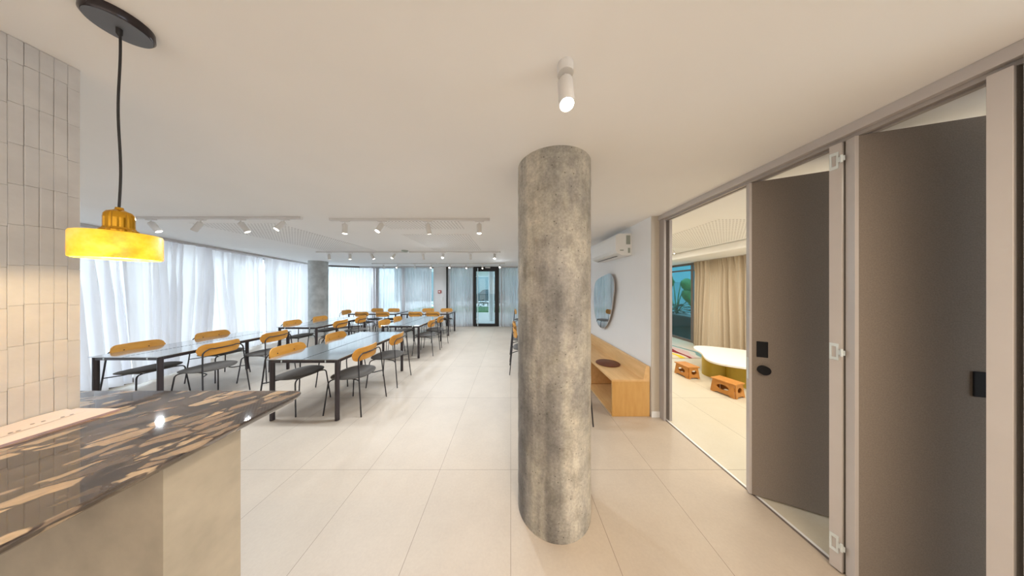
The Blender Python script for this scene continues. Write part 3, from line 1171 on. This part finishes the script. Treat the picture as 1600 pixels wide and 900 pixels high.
prof = [(0.0, 1.799), (0.007, 1.799), (0.008, 1.792), (0.0125, 1.789), (0.021, 1.784), (0.0255, 1.776), (0.0265, 1.765), (0.0265, 1.735), (0.029, 1.729), (0.033, 1.726), (0.033, 1.7165), (0, 1.7165)]
n = 48
rings = []
for r, z in prof:
    if r == 0:
        rings.append([b.verts.new((0, 0, z))]); continue
    rings.append([b.verts.new(((r * (1 - (0.06 * (i % 4 == 0)) * (1.725 < z < 1.783))) * math.cos(2 * PI * i / n), (r * (1 - (0.06 * (i % 4 == 0)) * (1.725 < z < 1.783))) * math.sin(2 * PI * i / n), z)) for i in range(n)])
for A, D in zip(rings, rings[1:]):
    for i in range(n):
        j = (i + 1) % n
        if len(A) == 1: b.faces.new((A[0], D[i], D[j]))
        elif len(D) == 1: b.faces.new((A[j], A[i], D[0]))
        else: b.faces.new((A[i], D[i], D[j], A[j]))
obj('glass_cap', b, 'amber', t, False)
b = B()
lathe(b, [(0, 1.716), (0.069, 1.716), (0.0735, 1.714), (0.0755, 1.709), (0.0755, 1.639), (0.0745, 1.635), (0.071, 1.634), (0.068, 1.636), (0.066, 1.642), (0.066, 1.700), (0.060, 1.706), (0, 1.706)], 64)
obj('lamp_shade', b, 'alabaster', t, True)
b = B(); lathe(b, [(0, 1.690), (0.012, 1.688), (0.022, 1.676), (0.024, 1.664), (0.018, 1.652), (0, 1.648)], 24)
obj('bulb', b, 'bulb', t, True)
pl = bpy.data.lights.new('pendant_glow', 'POINT'); pl.energy = 2.6; pl.color = (1.0, 0.74, 0.42); pl.shadow_soft_size = 0.008
plo = bpy.data.objects.new('pendant_glow', pl); plo.location = (0, 0, 1.6425); plo.parent = t; C.objects.link(plo)

# ------------------------------------------------------------------ spotlights
spot_data = bpy.data.lights.new('spot_beam', 'SPOT')
spot_data.energy = 18; spot_data.color = (0.83, 0.92, 1.0); spot_data.spot_size = math.radians(150); spot_data.spot_blend = 1.0
spot_data.shadow_soft_size = 0.022


def make_spot(ceiling_mount=False):
    t = thing('spotlight', 'x', 'spotlight', (0, 0, 0), 0, 'track spotlights')
    if ceiling_mount:
        b = B(); lathe(b, [(0, 0), (0.031, 0), (0.031, -0.034), (0.029, -0.036), (0, -0.036)], 32); obj('ceiling_mount', b, 'white_metal', t, True)
        zs = -0.036
    else:
        b = B(); box(b, -0.055, 0.055, -0.014, 0.014, -0.012, 0.0, 0.003); obj('track_adapter', b, 'white_metal', t)
        zs = -0.012
    zp = zs - 0.030
    b = B(); cyl(b, 0.0045, zp - 0.008, zs, 12); obj('stem', b, 'white_metal', t, True)
    b = B()
    lathe(b, [(0, 0.012), (0.010, 0.012), (0.012, 0.004), (0.027, 0.0), (0.0285, -0.003), (0.0285, -0.118), (0.0255, -0.118), (0.0255, -0.112), (0, -0.112)], 28)
    body = obj('lamp_head', b, 'white_metal', t, True, loc=(0, 0, zp))
    b = B(); lathe(b, [(0, -0.1118), (0.0250, -0.1118), (0.0250, -0.1150), (0.012, -0.1165), (0, -0.117)], 24); obj('lens', b, 'lens', body, True)
    lo = bpy.data.objects.new('spot_beam', spot_data); lo.location = (0, 0, -0.13); lo.parent = body; C.objects.link(lo)
    return t


def aim(t, d):
    q = Vector((0, 0, -1)).rotation_difference(Vector(d).normalized())
    for ch in t.children:
        if ch.name.startswith('lamp_head'):
            ch.rotation_mode = 'QUATERNION'
            ch.rotation_quaternion = q


cs = make_spot(True)
cs.location = (0.210, 0.83, H)
cs['label'] = 'single white ceiling spotlight in front of the concrete pillar, lens lit'
del cs['group']
aim(cs, (-0.02, -0.28, -1))

ZT = H - 0.030
def track(x0, x1, y, label):
    b = B(); box(b, x0, x1, y - 0.017, y + 0.017, ZT, H - 0.001, 0.002)
    return tag(obj('lighting_track', b, 'white_metal'), label, 'lighting track', 'white lighting tracks')


track(-4.69, -2.52, 2.60, 'white lighting track at the front left, beside the pendant lamp')
track(-2.23, -0.26, 2.66, 'white lighting track at the front centre, left of the concrete pillar')
track(-4.55, -2.42, 5.05, 'left half of the second row of white lighting tracks')
track(-2.38, -0.24, 5.05, 'right half of the second row of white lighting tracks')
track(-4.80, -2.55, 7.46, 'left half of the farthest row of white lighting tracks')
track(-2.50, -0.20, 7.46, 'right half of the farthest row of white lighting tracks')

ts = None
spots = [
    (2.60, 236, (0.55, 0.25, -1), 'dim spotlight tilted right beside the pendant lamp, first on the front left track'),
    (2.60, 314, (-0.55, -0.20, -1), 'spotlight tilted left, second on the front left track'),
    (2.60, 376, (0.45, 0.30, -1), 'spotlight tilted right, third on the front left track'),
    (2.60, 444, (-0.30, -0.65, -1), 'brightly lit spotlight, last on the front left track'),
    (2.66, 539, (0.02, -0.04, -1), 'spotlight pointing straight down, first on the front centre track'),
    (2.66, 597, (-0.25, -0.55, -1), 'brightly lit spotlight turned towards us, second on the front centre track'),
    (2.66, 668, (0.12, 0.25, -1), 'spotlight turned away, third on the front centre track'),
    (2.66, 749, (0.0, -0.12, -1), 'spotlight pointing down, last on the front centre track, nearest the concrete pillar'),
    (5.05, 514, (0, 0.1, -1), 'spotlight at the left end of the second row, above the far left pillar'),
    (5.05, 547, (0, 0.0, -1), 'second spotlight from the left in the second row, pointing straight down'),
    (5.05, 580, (0.5, 0.2, -1), 'third spotlight from the left in the second row, tilted right'),
    (5.05, 617, (-0.4, -0.6, -1), 'fourth spotlight from the left in the second row, bright and tilted left'),
    (5.05, 661, (0, 0.25, -1), 'fifth spotlight from the left in the second row, turned away'),
    (5.05, 693, (0, -0.9, -1), 'sixth spotlight from the left in the second row, glaring towards us'),
    (5.05, 735, (0, 0.2, -1), 'second spotlight from the right in the second row, unlit looking'),
    (5.05, 773, (0, -0.5, -1), 'right end spotlight of the second row, bright'),
    (7.46, 599, (0.2, 0.2, -1), 'leftmost spotlight of the farthest row'),
    (7.46, 622, (-0.2, -0.7, -1), 'second spotlight from the left in the farthest row, bright'),
    (7.46, 648, (0.1, 0.2, -1), 'third spotlight from the left in the farthest row'),
    (7.46, 674, (0, -0.6, -1), 'spotlight of the farthest row above the left edge of the white wall panel'),
    (7.46, 703, (0, -0.7, -1), 'spotlight of the farthest row just right of the white wall panel'),
    (7.46, 729, (0, -0.4, -1), 'spotlight of the farthest row between the wall panel and the glass door'),
    (7.46, 754, (0, -0.2, -1), 'spotlight of the farthest row in front of the glass door'),
    (7.46, 781, (0, -1.1, -1), 'glaring rightmost spotlight of the farthest row, right of the glass door'),
]
proto = make_spot(False)
for i, (y, px, d, lab) in enumerate(spots):
    x = (px - 798) / 337.0 * y
    s = proto if i == 0 else copy_tree(proto)
    s.location = (x, y, ZT)
    s['label'] = 'white ' + lab
    aim(s, d)
# small ceiling spot in the side room
cs_data = spot_data.copy(); cs_data.energy = 15; cs_data.color = (1.0, 0.88, 0.74)
for o_ in cs.children_recursive:
    if o_.type == 'LIGHT':
        o_.data = cs_data
rs = copy_tree(cs)
rs.scale = (0.45, 0.45, 0.45); rs.location = (4.9 * 0.757, 4.9, H); rs['label'] = 'small white ceiling spotlight seen through the partition opening'
aim(rs, (0, -0.2, -1))
# ceiling sensor near the second row of tracks
b = B(); lathe(b, [(0, 0), (0.07, 0), (0.075, -0.012), (0.05, -0.034), (0, -0.040)], 28)
tag(obj('smoke_detector', b, 'grey_plastic', smooth=True, loc=(-2.42, 4.93, H)), 'small dark smoke detector on the ceiling by the second track row', 'smoke detector')

# ------------------------------------------------------------------ air conditioner
t = thing('air_conditioner', 'white wall-mounted air conditioner high on the right wall', 'air conditioner', (RX, 3.0, 2.0))
prof = [(0.0, 0.0), (0.0, 0.30), (-0.17, 0.30), (-0.205, 0.285), (-0.222, 0.25), (-0.222, 0.075), (-0.20, 0.03), (-0.13, 0.0)]
mt = Matrix(((1, 0, 0, 0), (0, 0, 1, 0), (0, 1, 0, 0), (0, 0, 0, 1)))
b = B(); prism(b, prof, 0.0, 0.88, mt); obj('casing', b, 'white_plastic', t)
b = B(); prism(b, [(-0.214, 0.045), (-0.12, -0.003), (-0.118, 0.004), (-0.206, 0.05)], 0.03, 0.85, mt); obj('air_flap', b, 'white_plastic', t)
b = B(); box(b, -0.150, -0.135, 0.12, 0.80, -0.002, 0.001); obj('air_slot', b, 'black_metal', t)
b = B(); box(b, -0.075, -0.018, -0.004, 0.0, 0.15, 0.275, 0.002); obj('rating_sticker', b, 'grey_plastic', t)
b = B()
box(b, -0.16, -0.11, -0.003, 0.0, 0.06, 0.075, 0.001); box(b, -0.05, -0.02, -0.003, 0.0, 0.03, 0.10, 0.001)
obj('side_mark', b, 'grey_plastic', t)

# ------------------------------------------------------------------ mirror
pts = [(125, 270), (110, 243), (90, 250), (62, 262), (40, 275), (31, 296), (28, 320), (26, 350), (27, 380), (30, 412), (36, 442), (46, 468), (60, 485), (75, 488), (86, 480), (95, 465), (104, 444), (111, 420), (118, 386), (123, 350), (127, 318), (128, 292)]
mo = []
for cx_, cy_ in pts:
    px, py = 920 + cx_ / 2.814, 340 + cy_ / 2.814
    Y = RX * 337 / (px - 798)
    mo.append((Y, EYE - (py - 450) * Y / 337))
# smooth the closed outline
def chaikin(p, n=2):
    for _ in range(n):
        q = []
        for i in range(len(p)):
            a, c = p[i], p[(i + 1) % len(p)]
            q += [(a[0] * .75 + c[0] * .25, a[1] * .75 + c[1] * .25), (a[0] * .25 + c[0] * .75, a[1] * .25 + c[1] * .75)]
        p = q
    return p
mo = chaikin(mo, 2)
ycm = sum(p[0] for p in mo) / len(mo); zcm = sum(p[1] for p in mo) / len(mo)
t = thing('wall_mirror', 'pebble-shaped frameless mirror on the right wall above the bench', 'mirror', (RX - 0.020, ycm, zcm), -math.radians(2.3))
mt = Matrix(((0, 0, -1, 0), (1, 0, 0, 0), (0, 1, 0, 0), (0, 0, 0, 1)))
rel = [(a - ycm, c - zcm) for a, c in mo]
b = B(); prism(b, [(a * 0.96, c * 0.975) for a, c in rel], 0.001, 0.018, mt); obj('backing', b, 'rail', t)
b = B(); prism(b, [(a * 1.0, c * 1.0) for a, c in rel], 0.0182, 0.022, mt); obj('mirror_glass', b, 'mirror', t)

# ------------------------------------------------------------------ bench
bn = thing('wall_bench', 'long wooden bench with open shelves and low backboard along the right wall', 'bench', (0, 2.585, 0))
bx0, bx1, bl, bt = 1.217, 1.665, 3.4, 0.442
b = B(); box(b, bx0, bx1, 0.0, bl, bt - 0.022, bt, 0.001); obj('bench_top', b, 'bench_wood', bn)
b = B(); prism(b, [(bx1 - 0.075, bt), (bx1 - 0.045, bt + 0.16), (bx1 - 0.0, bt + 0.16), (bx1 - 0.0, bt)], 0.0, bl, mt := Matrix(((1, 0, 0, 0), (0, 0, 1, 0), (0, 1, 0, 0), (0, 0, 0, 1)))); obj('backboard', b, 'bench_wood', bn)
b = B(); box(b, bx0 + 0.001, bx1, 0.001, 0.022, 0.002, bt - 0.022); obj('end_panel', b, 'bench_end', bn)
for k in range(1, 5):
    b = B(); y = k * 0.845 - 0.02
    box(b, bx0 + 0.012, bx1 - 0.02, y, y + 0.022, 0.03, bt - 0.022); obj('divider', b, 'bench_wood', bn)
b = B(); box(b, bx0 + 0.001, bx1 - 0.001, 0.022, bl, 0.002, 0.024); obj('bottom_board', b, 'bench_wood', bn)
b = B(); box(b, bx1 - 0.018, bx1 - 0.002, 0.022, bl, 0.024, bt - 0.022); obj('rear_board', b, 'bench_end', bn)
b = B(); lathe(b, [(0, 0.0003), (0.150, 0.0003), (0.163, 0.003), (0.165, 0.008), (0.158, 0.013), (0, 0.016)], 48)
tag(obj('round_seat_pad', b, 'leather', smooth=True, loc=(1.415, 3.145, bt)), 'round dark brown leather pad lying on the wooden bench', 'seat pad')

# ------------------------------------------------------------------ folding partition
b = B(); box(b, 1.762, 1.90, -1.2, 2.64, H - 0.052, H - 0.0005, 0.002)
struct('trim_9', b, 'alu')
for k, xx in enumerate((1.79, 1.835)):
    b = B(); box(b, xx, xx + 0.022, -1.2, 2.56, H - 0.072, H - 0.052, 0.001)
    struct('trim_%d' % (10 + k), b, 'alu' if k else 'alu_dark')
b = B(); box(b, 1.803, 1.815, -1.2, 2.56, 0.0, 0.003)
struct('trim_12', b, 'mullion')
b = B(); box(b, 1.816, 1.835, -1.2, 2.56, 0.0, 0.002)
struct('trim_13', b, 'baseboard')
# far jamb
b = B()
box(b, 1.776, 1.80, 2.50, 2.64, 0, H - 0.052, 0.002)
box(b, 1.80, 1.84, 2.55, 2.64, 0, H - 0.072)
box(b, 1.84, 1.872, 2.50, 2.64, 0, H - 0.072, 0.002)
jm = struct('trim_14', b, 'alu_dark')
b = B(); box(b, 1.806, 1.834, 2.545, 2.55, 0.90, 1.03, 0.001); obj('strike_plate', b, 'steel', jm)
# near jamb
b = B(); box(b, 1.762, 1.87, 0.60, 0.742, 0, H - 0.052, 0.003)
struct('trim_15', b, 'alu')

PZ0, PZ1, PT = 0.012, H - 0.0745, 0.043


def leaf(label, corner, ang, L, side, name='folding_panel'):
    """corner = near-left corner on the track side; panel runs along local +X; local Y from 0 (camera side) to PT"""
    t = thing(name, label, 'folding panel', (corner[0], corner[1], 0), ang, 'folding partition panels')
    b = B(); box(b, 0.014, L, 0.001, PT - 0.001, PZ0, PZ1); obj('fabric_board', b, 'panel', t)
    b = B(); box(b, 0.0, 0.014, 0.0, PT, PZ0, PZ1, 0.0015); obj('edge_profile', b, side, t)
    return t


a1 = math.atan2(-0.166, 0.349)
p1 = leaf('taupe fabric folding panel with black lock and round knob, farthest of those in the partition', (1.778, 1.607), a1, 0.56, 'alu')
b = B(); box(b, 0.038, 0.098, -0.004, 0.0005, 1.035, 1.150, 0.003); obj('lock_plate', b, 'lock_black', p1)
b = B(); cyl(b, 0.032, -0.026, 0.001, 32, mtx=Matrix.Translation((0.072, 0, 0.945)) @ Matrix.Rotation(PI / 2, 4, 'X') @ Matrix.Scale(-1, 4, (0, 0, 1)))
obj('knob', b, 'lock_black', p1, True)
b = B(); box(b, -0.002, 0.0, 0.012, 0.030, 0.86, 1.02); obj('latch_plate', b, 'steel', p1)

aA = math.radians(8)
pA = leaf('folding panel seen edge-on with three silver hinges', (1.776, 1.157), aA, 0.44, 'alu')
for z in (2.235, 1.195, 0.150):
    hg = B()
    w0, w1, hh = 0.010, 0.040, 0.045
    # square ring plate on the end face
    box(hg, -0.004, 0.0, w0, w0 + 0.007, z - hh, z + hh); box(hg, -0.004, 0.0, w1 - 0.007, w1, z - hh, z + hh)
    box(hg, -0.004, 0.0, w0 + 0.007, w1 - 0.007, z + hh - 0.016, z + hh); box(hg, -0.004, 0.0, w0 + 0.007, w1 - 0.007, z - hh, z - hh + 0.016)
    box(hg, -0.005, -0.001, -0.012, w0, z - 0.013, z + 0.013)
    cyl(hg, 0.005, z - 0.020, z + 0.020, 12, (-0.006, -0.002))
    obj('hinge', hg, 'steel', pA, False)
aB = math.atan2(-0.133, 0.389)
pB = leaf('wide taupe fabric folding panel at the right, between the hinged edge and the nearest edge', (1.772, 1.110), aB, 0.60, 'alu')
b = B(); box(b, 0.368, 0.408, -0.004, 0.0005, 1.045, 1.160, 0.003); obj('lock_plate', b, 'lock_black', pB)
aC = math.radians(4)
pC = leaf('nearest folding panel, seen edge-on at the right border', (1.765, 0.757), aC, 0.46, 'alu')

# ------------------------------------------------------------------ side room: window, curtain, table, stools, rug
window(6, 5.13, 5.7, 5.13, FY, (0.02, 0.12, 0.42, 0.98), 'glass_deep', w=0.07, top=2.25, transom=2.05)
curtain([(4.97, 5.86), (4.97, 0.5)], 'full-height beige pleated curtain in the side room', 'curtain_beige', None, z1=2.24, seed=21, fold=0.12, amp=0.075, sway=0.03)
b = B(); box(b, 4.93, 5.01, 0.3, 5.9, 2.24, 2.249)
tag(obj('curtain_rail', b, 'rail'), 'curtain rail above the beige side-room curtain', 'curtain rail')

out = [(3.69, 4.36), (3.56, 4.18), (3.49, 3.95), (3.36, 3.76), (3.27, 3.62), (3.22, 3.46), (3.29, 3.33), (3.42, 3.24), (3.56, 3.16), (3.80, 2.95), (4.15, 2.82), (4.5, 2.9), (4.72, 3.2), (4.74, 3.6), (4.62, 3.95), (4.35, 4.2), (4.0, 4.40), (3.82, 4.43)]
out = chaikin(out, 2)
kt = thing('play_table', 'low white cloud-shaped table on mustard drum legs in the side room', 'table', (0, 0, 0))
b = B(); prism(b, out, 0.335, 0.362); obj('tabletop', b, 'table_white', kt)
for (x, y, r) in ((3.63, 3.80, 0.20), (3.90, 3.46, 0.34), (4.30, 3.85, 0.25)):
    b = B(); lathe(b, [(0, 0.0), (r, 0.0), (r, 0.334), (0, 0.334)], 48, (x, y, 0)); obj('drum_leg', b, 'mustard', kt, True)


def make_stool(label):
    t = thing('step_stool', label, 'stool', (0, 0, 0), 0, 'small wooden stools')
    Ls, Ws, Hs = 0.27, 0.185, 0.20
    b = B(); box(b, -Ws / 2 - 0.012, Ws / 2 + 0.012, -Ls / 2 - 0.012, Ls / 2 + 0.012, Hs - 0.018, Hs, 0.004); obj('stool_top', b, 'stool', t)

    def side(width_top, width_bot, tilt_axis, sgn):
        # plate in local (u, z) with an oval hole and an arched foot cut-out
        b = bmesh.new()
        n = 32
        z0, z1 = 0.0, Hs - 0.018
        def outer(a):
            # sample outline of the plate
            return None
        ol = []
        hw0, hw1 = width_bot / 2, width_top / 2
        steps = 8
        for k in range(steps):                      # right side up
            t_ = k / steps; ol.append((hw0 + (hw1 - hw0) * t_, z0 + (z1 - z0) * t_))
        for k in range(steps):                      # top
            t_ = k / steps; ol.append((hw1 - 2 * hw1 * t_, z1))
        for k in range(steps):                      # left down
            t_ = k / steps; ol.append((-hw1 - (hw0 - hw1) * t_, z1 - (z1 - z0) * t_))
        for k in range(steps):                      # bottom with arch
            t_ = k / steps; u = -hw0 + 2 * hw0 * t_
            ol.append((u, z0 + (0.022 if 0.2 < t_ < 0.8 else 0.0)))
        hole = []
        for (u, z) in ol:
            a = math.atan2((z - 0.105) / (z1 / 2), u / hw0)
            hole.append((width_top * 0.30 * math.cos(a), 0.104 + 0.036 * math.sin(a)))
        th_ = 0.014
        m = len(ol)
        F = [[b.verts.new((u, s, z)) for (u, z) in L_] for L_ in (ol, hole) for s in (-th_ / 2, th_ / 2)]
        of, ob, hf, hb = F[0], F[1], F[2], F[3]
        for i in range(m):
            j = (i + 1) % m
            b.faces.new((of[i], of[j], hf[j], hf[i])); b.faces.new((ob[i], hb[i], hb[j], ob[j]))
            b.faces.new((of[i], ob[i], ob[j], of[j])); b.faces.new((hf[i], hf[j], hb[j], hb[i]))
        if tilt_axis == 'long':
            mt = Matrix.Translation((sgn * (Ws / 2 - 0.006), 0, 0)) @ Matrix.Rotation(PI / 2, 4, 'Z')
        else:
            mt = Matrix.Translation((0, sgn * (Ls / 2 - 0.006), 0))
        bmesh.ops.transform(b, matrix=mt, verts=b.verts)
        # splay outward towards the floor
        for v in b.verts:
            k = (z1 - v.co.z) / z1 * 0.018
            if tilt_axis == 'long': v.co.x += sgn * k
            else: v.co.y += sgn * k
        obj('side_board', b, 'stool', t)
    for s in (-1, 1):
        side(Ls - 0.03, Ls + 0.006, 'long', s)
        side(Ws - 0.03, Ws + 0.006, 'short', s)
    return t


st = make_stool('small orange wooden step stool farther from us, left of the white play table')
st.location = (3.10, 3.80, 0); st.rotation_euler = (0, 0, 0.06)
dup(st, 'small orange wooden step stool nearest us, in front of the mustard drum leg', (3.165, 3.155, 0), 0.30)

b = B(); box(b, 0.0, 1.40, 0, 1.55, 0.0005, 0.012, 0.003)
tag(obj('rug', b, 'rug', loc=(3.15, 4.72, 0)), 'rug with wavy yellow, dark red, pink and teal stripes in the side room', 'rug')

# planter with big-leaf plant outside the side-room window
t = thing('window_planter', 'long dark planter outside the side-room window', 'planter', (5.9, 7.0, 0))
b = B()
box(b, -0.40, 0.40, -1.5, 1.9, -0.06, 0.62, 0.01); obj('trough', b, 'soil', t)
b = B(); box(b, -0.43, 0.43, -1.53, 1.93, 0.62, 0.66, 0.005); obj('rim', b, 'mullion', t)


def big_leaf(b, base, tip_dir, L, W, droop):
    """broad hanging leaf blade with a raised midrib fold, its face turned to the window"""
    d = Vector(tip_dir).normalized()
    nrm = Vector((-0.75, -0.6, 0.25))
    sd = d.cross(nrm).normalized()
    nrm = sd.cross(d)
    rows = []
    n = 12
    for i in range(n + 1):
        u = i / n
        w = W * (math.sin(PI * (0.10 + 0.88 * u) ** 0.8)) ** 0.8
        c = Vector(base) + d * (L * u) + Vector((0, 0, -droop * u * u))
        rows.append([b.verts.new(c + sd * (w * k) - nrm * (0.18 * abs(k) * W)) for k in (-1, -0.6, -0.2, 0.2, 0.6, 1)])
    for r0, r1 in zip(rows, rows[1:]):
        for k in range(5):
            b.faces.new((r0[k], r0[k + 1], r1[k + 1], r1[k]))


def plant(loc, label, specs, name='broad_leaf_plant'):
    t = thing(name, label, 'plant', loc)
    for (sx, sy, h, dx, dy, L, W, dr) in specs:
        b = B()
        tube(b, [(0, 0, 0), (sx * 0.5, sy * 0.5, h * 0.6), (sx, sy, h)], [0.02, 0.014, 0.009], 8)
        s_ = obj('stalk', b, 'leaf', t, True)
        b = B(); big_leaf(b, (sx, sy, h), (dx, dy, -0.25), L, W, dr)
        obj('leaf', b, 'leaf', s_, True)
    return t


plant((5.72, 7.45, 0.66), 'tall elephant-ear plant with broad leaves outside the side-room window',
      [(-0.02, -0.30, 0.80, -0.1, -0.75, 0.50, 0.17, 0.30), (0.0, 0.15, 1.20, -0.1, 0.5, 0.50, 0.19, 0.32), (0.05, -0.15, 1.12, 0.0, -0.9, 0.55, 0.18, 0.34),
       (0.05, 0.50, 0.80, 0.0, 0.7, 0.45, 0.15, 0.25), (0.05, -0.45, 0.50, 0.0, -0.8, 0.40, 0.13, 0.15)])
rnd = random.Random(3)
b = B()
for k in range(420):
    p = Vector((rnd.uniform(-0.3, 0.3), rnd.uniform(-1.4, 1.8), rnd.uniform(0.0, 0.32)))
    mt = Matrix.Translation(p) @ Matrix.Rotation(rnd.uniform(0, 6), 4, 'Z') @ Matrix.Rotation(rnd.uniform(-1, 1), 4, 'X')
    prism(b, [(-0.08, 0), (0, -0.035), (0.10, 0), (0, 0.035)], 0, 0.003, mt)
tag(obj('planter_foliage', b, 'hedge', loc=(5.9, 7.0, 0.66)), 'low leafy planting filling the dark planter outside', 'foliage', kind='stuff')
b = B(); box(b, 10.5, 10.8, -2, 20, -0.06, 1.9)
struct('wall_outdoor_side', b, 'far_wall')
